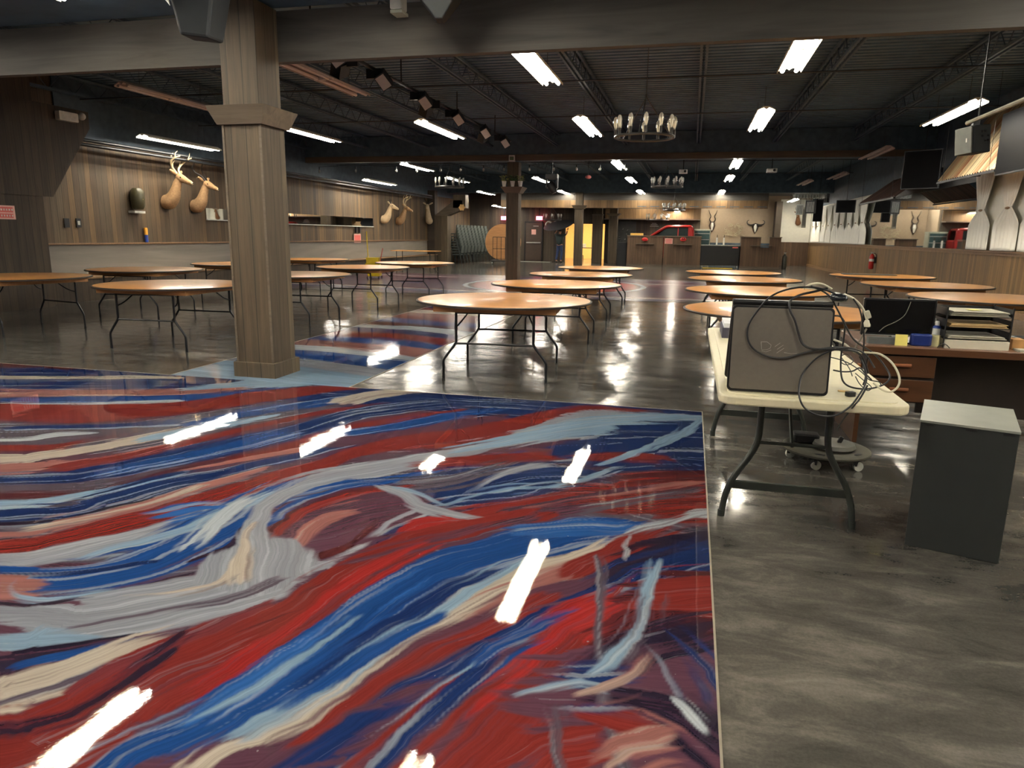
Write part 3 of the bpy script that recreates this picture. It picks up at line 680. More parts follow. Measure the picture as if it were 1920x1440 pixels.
LIT = [(-5.35,4.4,3.36,'lit strip light above the painted floor left of the camera, seen only as a reflection'),(-2.15,4.25,3.36,'lit strip light overhead, seen only as a reflection in the paint'),
 (-2.08,9.45,ZL,'large lit strip light just past the timber beam, left of the near chandelier'),(1.08,9.2,ZL,'large lit strip light just past the timber beam, right of the near chandelier'),
 (-2.15,14.95,ZL,'lit strip light left of the near chandelier, second in its row'),(1.08,14.6,ZL,'lit strip light right of the near chandelier, second in its row'),
 (4.17,14.3,ZL,'lit strip light near the right wall above the tin awning'),(-5.25,14.9,ZL,'lit strip light beside the row of stage lamps'),(-8.4,15.1,ZL,'lit strip light seen right of the near pillar'),(-11.3,14.5,3.3,'lit strip light along the left wall above the animal heads'),
 (-8.9,22.9,ZL,'small lit strip light behind the second girder, left'),(-2.3,22.9,ZL,'lit strip light directly behind the second girder, middle row'),(1.1,22.9,ZL,'lit strip light directly behind the second girder, right row'),
 (-11.2,25.0,3.2,'lit strip light along the left wall past the second girder'),(-9.3,28.3,ZL,'lit strip light above the far left chandelier'),(-5.9,28.5,ZL,'lit strip light right of the second pillar'),(-2.42,28.8,ZL,'lit strip light third in the middle row'),(1.17,28.2,ZL,'lit strip light third in the right row'),
 (-9.8,34.2,3.35,'lit strip light above the stacked chairs'),(-6.1,34.9,3.42,'lit strip light left of the third pillar'),(-2.46,34.8,3.42,'lit strip light above the bar, middle row'),(1.15,34.9,3.42,'lit strip light above the bar, right row'),
 (-2.4,39.0,3.3,'farthest lit strip light over the left bar counter'),(1.15,39.4,3.3,'farthest lit strip light over the black beer cooler'),(4.7,38.6,3.25,'lit strip light at the far right corner by the white wall'),
 (-5.7,5.0,3.36,None),(-10.0,37.6,2.85,'low lit strip light in front of the exit sign'),(-.84,38.0,2.72,'short lit strip light hanging above the red vehicle')]
for (x, y, z, lab) in LIT:
    if lab: place_fix(True, x, y, z, lab)
for (x, y, z, lab) in ((-5.2,9.75,ZL,'unlit pinkish strip light fixture right of the near pillar'),(-9.4,11.9,3.75,'unlit strip light fixture tucked among joists at upper left'),(4.35,20.4,ZL,'unlit strip light fixture under the girder near the right wall'),(4.72,27.4,ZL,'unlit strip light fixture past the girder near the right wall'),(4.1,30.5,ZL,'unlit strip light fixture farthest along the right wall')):
    place_fix(False, x, y, z, lab)
# warm light of the room beyond the doorway, from its own ceiling panel
r = empty('ceiling_panel_light', (-6.0, 42.5, 2.96), 0, 'warm ceiling panel lighting the room beyond the doorway', 'ceiling light')
MB().box(-.7, -.7, -.02, .7, .7, .0).build('diffuser', emit('warm_panel', (1,.78,.48), 22), r); MB().box(-.74, -.74, .0, .74, .74, .03).build('frame', m_refl, r)
# lights behind the camera continue the same grid
for (x, y) in ((1.1, .3), (4.2, 2.0), (3.4, 5.0), (-2.15,-1.2), (-5.3,-.5), (-8.6,4.6), (-8.6, .5)):
    place_fix(True, x, y, 3.36, 'lit strip light behind the camera continuing the ceiling grid')
# ------------------------------------------------------------------ world
w = bpy.data.worlds.new('world'); sc.world = w; w.use_nodes = True; w.node_tree.nodes['Background'].inputs[0].default_value = (.05,.055,.06,1); w.node_tree.nodes['Background'].inputs[1].default_value = .3
# ------------------------------------------------------------------ round tables
m_top = None
def table_top_mat():
    t = NT('varnished_ply'); co = t.n('ShaderNodeTexCoord').outputs['Object']; oi = t.n('ShaderNodeObjectInfo').outputs['Random']
    v = t.n('ShaderNodeVectorMath', operation='ADD'); cb = t.n('ShaderNodeCombineXYZ'); t.l(t.math('MULTIPLY', oi, 50), cb.inputs[1]); t.l(co, v.inputs[0]); t.l(cb.outputs[0], v.inputs[1])
    f = t.noise(t.mapping(v.outputs[0], (.9, 9, 9)), 1.6, 6, .6, 1.4)
    c = t.ramp(f, [(.3, lin((178,116,58))), (.5, lin((206,144,80))), (.72, lin((226,172,108)))])
    t.set(Base_Color=c, Roughness=.30); t.b.inputs['Coat Weight'].default_value = .15; t.b.inputs['Coat Roughness'].default_value = .08
    t.bump(t.math('ADD', f, t.noise(co, 3, 2)), .02, .003); return t.m
m_top = table_top_mat(); m_apron = wood('table_apron', (176,122,74), (206,150,96), .5); m_edge = plain('table_edge', (52,44,38), .5); m_leg = plain('black_steel', (28,30,34), .35, .3, spec=.6)
def round_table():
    r = empty('round_table', (0,0,0)); R = .915
    b = MB().lathe([(0.01,.735),(R-.012,.735),(R-.004,.737),(R-.004,.752),(R-.02,.756),(.01,.756)], 72); b.build('tabletop', m_top, r, smooth=True)
    MB().lathe([(R-.006,.734),(R,.736),(R+.001,.751),(R-.006,.7555)], 72).build('edge_band', m_edge, r, smooth=True)
    a = MB()
    for (x0, y0, x1, y1) in ((-.60,-.62,.60,-.60),(-.60,.60,.60,.62),(-.60,-.60,-.58,.60),(.58,-.60,.60,.60)): a.box(x0, y0, .672, x1, y1, .735)
    a.build('apron', m_apron, r)
    for sy in (-1, 1):
        y = sy*.56
        for sx in (-1, 1):
            p = smooth_path([(sx*.385, y, .72), (sx*.385, y, .42), (sx*.385, y, .385), (sx*.40, y, .345), (sx*.50, y, .21), (sx*.515, y, .17), (sx*.515, y, .12), (sx*.515, y, .012)], 3)
            leg = MB().tube(p, .0135, 8).build('leg', m_leg, r, smooth=True)
            MB().tube([(sx*.515, y, 0), (sx*.515, y, .03)], .016, 8).build('foot_cap', m_leg, leg, smooth=True)
        MB().tube([(-.385, y, .36), (.385, y, .36)], .011, 6).build('crossbar', m_leg, r, smooth=True)
        MB().tube([(-.385, y, .665), (.385, y, .665)], .011, 6).build('top_bar', m_leg, r, smooth=True)
        MB().tube(smooth_path([(-.385, y, .52), (-.36, y-sy*.10, .56), (-.30, y-sy*.2, .66), (-.30, y-sy*.21, .72)], 3), .008, 6).build('folding_brace', m_leg, r, smooth=True)
        MB().tube(smooth_path([(.385, y, .52), (.36, y-sy*.10, .56), (.30, y-sy*.2, .66), (.30, y-sy*.21, .72)], 3), .008, 6).build('folding_brace', m_leg, r, smooth=True)
    return r
tb = round_table()
TABS = [(-1.87,7.23,5,'nearest round table of the middle row, beside the painted floor edge'),(-1.82,9.94,4,'second round table of the middle row from the camera'),(-1.88,12.65,3,'third round table of the middle row from the camera'),(-1.87,15.44,2,'farthest round table of the middle row'),
 (.87,7.15,2,'round table directly behind the grey laptop'),(.86,9.8,1,'second round table of the row behind the laptop'),(.87,12.47,0,'third round table of the row behind the laptop'),(.82,14.88,-3,'farthest round table of the row behind the laptop'),
 (3.55,9.75,8,'round table behind the paper trays, nearest of the right row'),(3.52,12.24,3,'middle round table of the right row'),(3.51,14.88,10,'round table with a flat dark tray on it, far end of right row'),
 (-6.28,7.72,2,'round table left of the near pillar in the foreground'),(-6.18,10.35,4,'round table partly hidden behind the near pillar'),(-6.32,13.2,2,'round table just left of the yellow mop bucket'),(-6.22,15.72,3,'farthest round table of the second row, right of the mop bucket'),
 (-9.15,8.1,-12,'round table at the left edge of the picture'),(-9.1,10.5,8,'dull round table in shade before the grey wall panels'),(-9.15,13.2,4,'round table behind the pillar towards the grey wall panels'),(-9.2,16.3,0,'far round table in front of the grey panels, left of the bucket')]
for i, (x, y, a, lab) in enumerate(TABS):
    o = tb if i == 0 else copy_tree(tb)
    o.location = (x, y, 0); o.rotation_euler = (0, 0, math.radians(a)); tag(o, lab, 'table', 'round folding banquet tables')
# rectangular table against the left ledge
r = empty('banquet_table', (-10.6, 26.9, 0), 0, 'narrow wooden folding table far left beside the brace post', 'table')
MB().box(-.92, -.38, .73, .92, .38, .755).build('tabletop', m_top, r)
for sx in (-1, 1):
    for sy in (-1, 1): MB().tube([(sx*.7, sy*.3, .73), (sx*.7, sy*.3, 0)], .014, 6).build('leg', m_leg, r)
    MB().tube([(sx*.7, -.3, .3), (sx*.7, .3, .3)], .01, 6).build('crossbar', m_leg, r)
# flat tray on the far right table
o = MB().rbox((0,0,.006), (.95,.35,.012), .05).build('serving_tray', plain('grey_tray', (70,76,80), .4)); o.location = (3.35, 15.15, .757); tag(o, 'flat dark grey tray lying on the far right round table', 'tray')
o = MB().box(-.12, -.15, 0, .12, .15, .004).build('paper_sheet', plain('white_paper', (225,225,220), .7)); o.location = (-9.75, 8.0, .757); tag(o, 'white paper sheet on the table at the left picture edge', 'paper')
# ------------------------------------------------------------------ foreground: folding table and what lies on it
m_plas = plain('cream_plastic', (214,206,176), .45, var=.04, scale=30); m_steel = plain('grey_steel', (66,70,66), .35, .5)
r = empty('folding_table', (.55, 4.45, 0), 0, 'cream plastic folding table with grey steel legs carrying the grey laptop', 'table')
b = MB().rbox((0,0,.717), (.78,2.5,.042), .07, n=6); b.build('tabletop', m_plas, r, bevel=.008)
b = MB().rbox((0,0,.7395), (.70,2.42,.004), .05, n=6); b.build('top_panel', m_plas, r, bevel=.0015)
MB().box(-.25, -.9, .675, -.215, .9, .70).box(.215, -.9, .675, .25, .9, .70).build('side_rail', m_steel, r)
def fleg(sy):
    yy = sy*.79
    for sx in (-1, 1):
        p = smooth_path([(sx*.16, yy, .70), (sx*.16, yy, .55), (sx*.165, yy, .42), (sx*.20, yy, .33), (sx*.265, yy, .22), (sx*.30, yy, .12), (sx*.315, yy, .01)], 4)
        lg = MB().tube(p, .0165, 10).build('leg', m_steel, r, smooth=True)
        MB().tube([(sx*.3155, yy, 0), (sx*.3145, yy, .035)], .0185, 10).build('foot_cap', m_steel, lg, smooth=True)
    MB().box(-.285, yy-.006, .155, .285, yy+.006, .20).build('crossbar', m_steel, r, bevel=.003)
    MB().tube([(0, yy, .40), (0, yy-sy*.35, .69)], .009, 6).build('brace', m_steel, r)
    MB().tube([(-.165, yy, .41), (.165, yy, .41)], .009, 6).build('upper_bar', m_steel, r)
fleg(-1); fleg(1)
TZ = .7420
# laptop standing as a tent
m_lid = plain('grey_lid', (112,106,98), .45, .3, var=.04, scale=60); m_blk = plain('black_plastic', (20,20,22), .4, var=.1); m_scr = plain('scratch', (168,166,160), .5)
r = empty('laptop', (.405, 3.40, TZ), 0, 'large grey laptop standing on end on the cream folding table, tangled in cables', 'laptop')
P = lambda px, py, y: at(px, py, y=y)-Vector((.405, 3.40, TZ))
Lz = .385
R1 = Matrix.Rotation(math.radians(-4.5), 3, 'X')
lid = MB().rbox((0, -.095, Lz/2+.002), (.425, .016, Lz), .02, rot=R1, axis=1, n=5).build('lid', m_blk, r, bevel=.002)
MB().rbox((0, -.1035, Lz/2+.003), (.408, .004, Lz-.022), .016, rot=R1, axis=1, n=5).build('cover_plate', m_lid, lid, bevel=.001)
b = MB()
def sc_(pts): b.tube([P(px, py, 3.2895+(.0)) for px, py in pts], .0008, 4)
lg = MB(); b = lg
for pts in ([(1428,658),(1436,660),(1446,656)], [(1427,641),(1428,655)], [(1427,641),(1438,641),(1446,647),(1444,653),(1437,656),(1428,656)], [(1453,650),(1463,643)], [(1457,655),(1469,647)], [(1456,662),(1470,653)], [(1470,661),(1481,663),(1494,663)]): sc_(pts)
lo = lg.build('scratched_lettering', m_scr, lid)
MB().rbox((0, -.030, Lz+.010), (.42, .05, .026), .01, axis=0).build('hinge', m_blk, r, bevel=.002)
dk = MB().rbox((0, .085, Lz/2+.008), (.42, .022, Lz+.06), .02, rot=Matrix.Rotation(math.radians(31), 3, 'X'), axis=1).build('keyboard_deck', m_blk, r, bevel=.002)
b = MB(); D = Matrix.Rotation(math.radians(31), 3, 'X')
for i in range(17):
    for j in range(5): b.obox(Vector((0, .085, Lz/2+.008))+D @ Vector((-.19+i*.0238, .0135, .18-j*.024)), (.019, .006, .019), D)
b.build('keys', m_blk, dk)
m_mouse = plain('mouse_black', (30,34,40), .25); m_mgrey = plain('mouse_silver', (176,178,172), .3, .2)
r = empty('computer_mouse', (.635, 3.375, TZ+.425), math.radians(-60), 'black and silver computer mouse perched on the laptop top edge', 'mouse')
MB().ball((0,0,.002), (.052,.030,.020), 16, 10).build('body', m_mouse, r, smooth=True); MB().ball((-.012,0,.012), (.030,.020,.013), 14, 8).build('palm_rest', m_mgrey, r, smooth=True)
MB().ball((.030,0,.016), (.006,.003,.006), 8, 6).build('scroll_wheel', m_mgrey, r, smooth=True)
# cables
m_cab = plain('black_cable', (34,35,38), .45); m_wcab = plain('white_cable', (206,200,178), .5, var=.04); m_gcab = plain('grey_cable', (128,122,108), .5)
def cable(pts, rad, m, lab, name='cable', n=5):
    P = [at(p[0], p[1], y=p[2]) for p in pts]
    return tag(MB().tube(smooth_path(P, n), rad, 7).build(name, m, smooth=True), lab, 'cable')
cable([(1566,551,3.36),(1540,541,3.36),(1510,538,3.33),(1475,543,3.31),(1445,556,3.30),(1422,580,3.285),(1404,608,3.28),(1402,635,3.28),(1414,655,3.28),(1440,668,3.28),(1472,671,3.28),(1510,661,3.28),(1555,652,3.28),(1595,653,3.32),(1622,664,3.36),(1640,690,3.3)], .0042, m_cab, 'black cable making the widest loop across the laptop lid')
cable([(1552,540,3.37),(1530,546,3.37),(1500,553,3.36),(1482,564,3.3),(1481,580,3.28),(1491,602,3.275),(1498,628,3.275),(1506,646,3.27),(1524,654,3.272),(1556,655,3.272),(1600,658,3.3),(1618,672,3.36),(1628,700,3.37)], .0052, m_cab, 'thick black cable kinked down the middle of the laptop lid')
cable([(1592,652,3.29),(1560,657,3.27),(1530,672,3.27),(1508,696,3.265),(1499,720,3.22),(1499,745,3.17),(1510,766,3.17),(1536,779,3.17),(1566,779,3.17),(1592,764,3.17),(1610,742,3.18),(1624,716,3.27),(1622,692,3.34),(1612,668,3.37)], .0040, m_cab, 'black cable looping below the front edge of the cream table')
cable([(1520,536,3.38),(1552,552,3.38),(1570,580,3.39),(1586,612,3.40),(1604,640,3.42),(1640,664,3.5),(1664,694,3.5),(1668,710,3.45),(1655,722,3.42),(1628,729,3.36),(1600,727,3.36),(1583,718,3.37),(1577,700,3.42),(1577,668,3.45),(1582,635,3.45),(1584,608,3.42),(1576,594,3.40),(1566,592,3.38)], .0040, m_cab, 'dark cable hanging from the mouse and curling right over the table edge')
cable([(1600,560,3.40),(1612,580,3.41),(1618,610,3.43),(1620,640,3.45),(1618,675,3.45),(1623,705,3.36),(1618,722,3.35)], .0036, m_cab, 'dark cable dropping straight beside the white plug')
cable([(1506,541,3.37),(1520,533,3.37),(1540,532,3.38),(1560,542,3.38)], .0046, m_wcab, 'white cable arching over the laptop top')
r = empty('extension_cord', (0,0,0), 0, 'white extension cord with moulded socket hanging beside the black monitor', 'cord')
MB().tube(smooth_path([at(*p[:2], y=p[2]) for p in ((1583,552,3.40),(1600,560,3.42),(1614,573,3.44),(1622,588,3.45),(1626,602,3.45))], 5), .0055, 8).build('cord', m_wcab, r, smooth=True)
c = at(1627, 590, y=3.45); MB().obox(c, (.022,.018,.036), Matrix.Rotation(-.4, 3, 'Y')).build('clip', m_wcab, r, bevel=.004)
c = at(1625, 607, y=3.45); MB().lathe([(.009,.016),(.012,.006),(.017,-.004),(.017,-.012),(.012,-.014)], 14, c).build('socket', m_wcab, r, smooth=True)
cable([(1625,616,3.45),(1617,630,3.45),(1608,645,3.45),(1601,657,3.45)], .0042, m_gcab, 'short grey cable leaving the white socket downwards')
cable([(1563,637,3.55),(1585,646,3.52),(1602,660,3.5),(1625,661,3.5),(1650,664,3.45),(1672,680,3.4),(1685,703,3.38),(1685,722,3.36),(1672,734,3.35),(1655,731,3.36),(1638,718,3.40)], .0048, m_wcab, 'white cable looping out past the table corner')
cable([(1558,670,3.62),(1580,676,3.62),(1600,686,3.6),(1618,700,3.5),(1630,712,3.42),(1648,716,3.42),(1652,722,3.4)], .0026, m_cab, 'thin black wire lying across the table top')
cable([(1562,694,3.5),(1580,697,3.49),(1598,696,3.49),(1612,690,3.49),(1622,700,3.45),(1634,712,3.4)], .0036, m_cab, 'short black lead plugged into the laptop side')
cable([(1576,668,3.62),(1588,664,3.62),(1600,676,3.58),(1590,684,3.58),(1578,680,3.58),(1577,670,3.6),(1592,690,3.5),(1598,705,3.45)], .0022, m_cab, 'thin coiled wire on the table behind the laptop')
cable([(1604,700,3.45),(1618,712,3.40),(1634,726,3.38),(1626,732,3.36),(1612,720,3.38),(1604,706,3.42)], .0022, m_cab, 'thin wire loop near the right table edge')
cable([(1627,722,3.17),(1612,748,3.165),(1600,762,3.16),(1584,782,3.6),(1574,797,4.5),(1570,806,4.85)], .0040, m_cab, 'black power cable dropping from the table to the round dolly')
r = empty('plug_adapter', at(1597, 716, y=3.33)*1, .4, 'small black plug adapter lying on the cream table among wires', 'plug')
r.location.z = TZ+.011
MB().rbox((0,0,0), (.040,.028,.020), .006).build('body', m_blk, r, bevel=.002); MB().box(.02,-.010,-.002,.036,-.007,.002).box(.02,.007,-.002,.036,.010,.002).build('prongs', m_mgrey, r)
tag(MB().rbox((at(1588,708,y=3.4).x, 3.43, TZ+.002), (.05,.03,.003), .008).build('paper_scrap', plain('tan_card', (206,172,110), .7)), 'little tan card scrap under the wires on the table', 'paper')
# papers and box at the far end of the cream table
r = empty('paper_tray', (.40, 5.28, TZ), 0, 'dark tray of white papers at the far left end of the cream table', 'tray')
MB().box(-.16,-.20,0,.24,.2,.07).build('tray', plain('violet_grey_box', (70,68,84), .5), r); MB().box(-.15,-.19,.07,.23,.19,.10).build('paper_stack', plain('white_paper2', (226,226,228), .7), r)
# ------------------------------------------------------------------ desk
m_dw = wood('desk_wood', (70,44,26), (96,62,38), .35, .5); m_dtop = wood('desk_top_wood', (96,66,50), (122,88,68), .3, .4); m_dd = plain('desk_dark', (40,30,24), .6)
DY = 5.2; DZ = .72
r = empty('office_desk', (1.18, DY, 0), 0, 'brown wooden office desk with two drawers behind the cream folding table', 'desk')
MB().box(0, 0, DZ-.05, 2.4, .82, DZ).build('desktop', m_dtop, r, bevel=.006)
MB().box(-.004, -.008, DZ-.052, 2.4, .0, DZ-.004).build('front_edge', m_dw, r, bevel=.003)
MB().box(.02, .15, 0, .05, .8, DZ-.05).build('side_panel', m_dw, r); MB().box(2.33, .05, 0, 2.37, .8, DZ-.05).build('side_panel', m_dw, r)
MB().box(.03, .04, .335, .46, .75, DZ-.05).build('drawer_case', m_dd, r)
for z0, z1, hz in ((.515,.655,.61), (.345,.495,.45)):
    d = MB().box(.035, .015, z0, .45, .04, z1).build('drawer', m_dw, r, bevel=.003)
    MB().rbox((.24,.0,(z0+z1)/2+.01), (.115,.022,.024), .010, axis=0).build('handle', wood('handle_wood', (120,70,44), (150,94,62), .3), d, smooth=True)
MB().box(.46, .35, .20, 2.33, .37, DZ-.05).build('modesty_panel', m_dd, r)
o = MB().box(0,0,0,.012,.06,.13).build('tape_label', plain('orange_tape', (190,120,60), .5)); o.location = (1.168, 5.25, .45); tag(o, 'small orange label stuck on the side of the desk drawer', 'label')
# monitor
m_scrn = plain('black_screen', (14,14,16), .22, var=.05); m_bez = plain('black_bezel', (26,26,28), .35)
a = at(1612, 630, y=5.42); c_ = at(1747, 636, y=5.42); r = empty('computer_monitor', ((a.x+c_.x)/2, 5.42, DZ), 0, 'black computer monitor switched off, standing on the brown desk', 'monitor')
W_ = c_.x-a.x; z0 = .045; z1 = at(1680, 560, y=5.42).z-DZ
MB().rbox((0,0,(z0+z1)/2), (W_,.035,z1-z0), .01, axis=1).build('casing', m_bez, r, bevel=.003); MB().box(-W_/2+.012,-.0195,z0+.02,W_/2-.012,-.0175,z1-.012).build('screen', m_scrn, r)
MB().box(-W_/2+.02,-.021,z0+.004,W_/2-.02,-.018,z0+.008).build('silver_strip', m_mgrey, r); MB().box(-.03,-.0225,z0-.004,.02,-.018,z0+.006).build('badge', m_mgrey, r)
b = MB(); [b.box(W_/2-.10+i*.018,-.0215,z0-.002,W_/2-.092+i*.018,-.018,z0+.004) for i in range(5)]; b.build('buttons', m_mgrey, r)
MB().box(-.03,.0,.01,.03,.05,z1*.6).build('stand_neck', m_bez, r); MB().rbox((0,.03,.005), (.24,.18,.01), .04).build('stand_base', m_bez, r)
cable([(1708,566,5.40),(1697,590,5.39),(1680,603,5.39),(1660,612,5.39),(1648,622,5.39)], .0022, m_gcab, 'thin grey wire draped across the monitor screen')
o = MB().box(-.11,-.03,0,.11,.03,.045).build('document_box', plain('grey_box', (96,100,98), .5)); o.location = (at(1660,650,y=5.3).x+.0, 5.33, DZ); tag(o, 'low grey box under the monitor on the desk', 'box')
o = MB().box(-.038,-.002,0,.038,.002,.075).build('sticky_note', plain('yellow_paper', (232,220,120), .7)); o.location = (at(1690,640,y=5.27).x, 5.27, DZ+.0); o.rotation_euler = (-.12,0,0); tag(o, 'yellow sticky note leaning against the monitor foot', 'sticky note')
o = MB().rbox((0,0,.04), (.13,.06,.08), .02, axis=2).build('blue_pouch', plain('blue_plastic', (24,44,110), .35), bevel=.01); o.location = (at(1726,645,y=5.3).x, 5.31, DZ); tag(o, 'dark blue plastic pouch on the desk right of the yellow note', 'pouch')
m_wh = plain('white_plastic', (222,222,216), .4); m_blue = plain('blue_can', (36,66,150), .3); m_grn = plain('green_can', (60,84,48), .4)
for (px, py, y, m, h, lab) in ((1752,648,5.38,m_blue,.165,'blue and white spray can beside the monitor'),(1746,646,5.46,m_grn,.175,'dark green spray can behind the blue can')):
    p = at(px, py, y=y); r = empty('spray_can', (p.x, y, DZ), 0, lab, 'spray can'); MB().lathe([(.022,0),(.024,.004),(.024,h*.75),(.018,h*.8),(.01,h*.82)], 18).build('can', m, r, smooth=True)
    MB().lathe([(.014,h*.82),(.014,h*.96),(.010,h)], 14).build('cap', m_wh, r, smooth=True); MB().lathe([(.0246,h*.3),(.0246,h*.7)], 18).build('label_band', m_wh, r, smooth=True)
o = MB(); o.lathe([(.03,0),(.032,.02),(.022,.06),(.03,.085),(.012,.10)], 10, (0,0,0)); o = o.build('tissue', m_wh); o.location = (at(1764,640,y=5.42).x, 5.42, DZ); tag(o, 'crumpled white tissue between the cans and the trays', 'tissue')
o = MB().tube(smooth_path([at(1757,652,y=5.24),at(1765,645,y=5.24),at(1775,647,y=5.24),at(1786,660,y=5.24)], 6), .003, 6).build('wire_loop', m_cab, smooth=True); tag(o, 'short black wire arc in front of the cream paper box', 'wire')
# trays
m_mesh = plain('black_mesh_tray', (24,24,26), .5); m_pap = plain('paper', (206,200,182), .7, var=.05); m_man = plain('manila', (206,176,128), .7, var=.05); m_gp = plain('grey_paper', (168,164,148), .7)
a = at(1770, 655, y=5.25); c_ = at(1893, 660, y=5.25); cx = (a.x+c_.x)/2; TW = (c_.x-a.x)
r = empty('file_trays', (cx, 5.28, DZ), 0, 'tiered black file trays stuffed with papers on the right of the desk', 'file tray')
for i, z in enumerate((.06, .135, .21)):
    t_ = MB().box(-TW/2,0,z,TW/2,.32,z+.004).box(-TW/2,0,z,-TW/2+.003,.32,z+.055).box(TW/2-.003,0,z,TW/2,.32,z+.055).box(-TW/2,.317,z,TW/2,.32,z+.05).build('tray', m_mesh, r)
    b = MB(); [b.box(-TW/2+.02+.004*k, -.012+.008*(k % 2), z+.006+.006*k, TW/2-.02-.006*(k % 3), .30, z+.0095+.006*k) for k in range(3+i)]
    b.build('papers', (m_pap, m_man, m_gp)[i], t_)
for sx in (-1, 1):
    MB().box(sx*TW/2-.004,-.004,0,sx*TW/2+.004,.004,.275).build('upright', m_mesh, r); MB().box(sx*TW/2-.004,.31,0,sx*TW/2+.004,.318,.275).build('upright', m_mesh, r)
o = MB().box(-TW/2+.005,-.02,0,TW/2-.005,.28,.055).build('paper_stack', m_pap); o.location = (cx, 5.275, DZ); tag(o, 'thick stack of white papers under the file trays', 'paper')
o = MB().box(-.035,-.035,0,.035,.035,.001).build('sticky_note', plain('yellow_paper2', (232,222,126), .7)); o.location = (cx-.0, 5.40, DZ+.2475); o.rotation_euler = (0,0,.3); tag(o, 'yellow sticky note lying on top of the file trays', 'sticky note')
o = MB().box(-.045,-.02,0,.045,.02,.075).build('cream_box', plain('cream_card', (206,200,150), .6)); o.location = (cx-TW/2-.055, 5.33, DZ); o.rotation_euler = (0,0,-.5); tag(o, 'small cream printed box left of the file trays', 'box')
o = MB().box(-.04,-.05,0,.04,.05,.07).build('tan_box', plain('tan_card2', (168,124,74), .6), bevel=.004); o.location = (cx+TW/2+.07, 5.36, DZ); tag(o, 'small tan cardboard box at the right picture edge', 'box')
o = MB().rbox((0,0,.03), (.26,.2,.06), .05).build('black_case', m_blk, bevel=.01); o.location = (cx+TW/2+.26, 5.55, DZ); tag(o, 'rounded black case at the right end of the desk', 'case')
o = MB().box(0,0,0,.3,.2,.012).build('paper_pile', m_gp); o.location = (cx+TW/2+.04, 5.21, DZ); tag(o, 'loose white papers at the right front of the desk', 'paper')
# ------------------------------------------------------------------ black box with grey top
m_box = plain('charcoal_box', (40,43,42), .6, var=.06); m_btop = plain('grey_metal_top', (150,154,146), .4, .3, var=.06)
r = empty('storage_box', (1.07, 3.52, 0), math.radians(-17.5), 'tall charcoal box with a pale metal top standing on the concrete', 'box')
MB().box(0, 0, 0, .375, .50, .605).build('body', m_box, r, bevel=.003); MB().box(-.003, -.004, .605, .378, .503, .615).build('top', m_btop, r)
b = MB(); [b.box(x, -.004, .592, x+w, .001, .600) for x, w in ((.018,.035),(.175,.045),(.315,.045))]; b.build('slots', m_blk, r)
# ------------------------------------------------------------------ plant dolly
p = at(1548, 838, z=.10); m_dol = plain('dusty_plastic', (70,68,58), .75, var=.2, scale=20)
r = empty('plant_dolly', (p.x, p.y, 0), .3, 'dusty round caster dolly on the floor under the folding table', 'dolly')
d = MB().lathe([(.10,.078),(.255,.078),(.268,.088),(.268,.098),(.25,.105),(.17,.100),(.16,.094),(.08,.094)], 40).build('deck', m_dol, r, smooth=True)
b = MB(); [b.rbox((.215*math.cos(a), .215*math.sin(a), .1035), (.06,.025,.003), .01, rot=q3(a+PI/2)) for a in (.3,1.55,2.8,4.1,5.3)]; b.build('slots', m_blk, d)
for k in range(5):
    a = k*2*PI/5+.2; x, y = .22*math.cos(a), .22*math.sin(a)
    c = MB().tube([(x,y,.05),(x,y,.08)], .012, 8).obox((x,y,.05), (.02,.036,.03), q3(a)).build('caster', m_blk, r); MB().lathe([(.012,-.012),(.03,-.010),(.03,.010),(.012,.012)], 16, (x+.012,y,.031), Matrix.Rotation(PI/2, 3, 'X') @ Matrix.Rotation(0, 3, 'Z')).build('wheel', m_mgrey, c, smooth=True)
MB().box(-.03,-.03,.06,.03,.03,.08).build('hub', m_blk, r)
r = empty('power_adapter', (p.x+.05, p.y, .1), 0, 'round grey power adapter lying on the dusty dolly', 'adapter')
MB().lathe([(.02,0),(.12,0),(.13,.012),(.12,.035),(.05,.042)], 30).build('body', plain('grey_rubber', (78,78,72), .5), r, smooth=True); MB().obox((.03,-.02,.06), (.025,.025,.045), Matrix.Rotation(.4,3,'Y')).build('plug', m_blk, r, bevel=.004)
o = MB().rbox((0,0,.03), (.16,.11,.06), .02).build('black_bag', m_blk, bevel=.01); o.location = (p.x-.11, p.y+.1, .1); tag(o, 'small black bundle on the left of the dusty dolly', 'bundle')
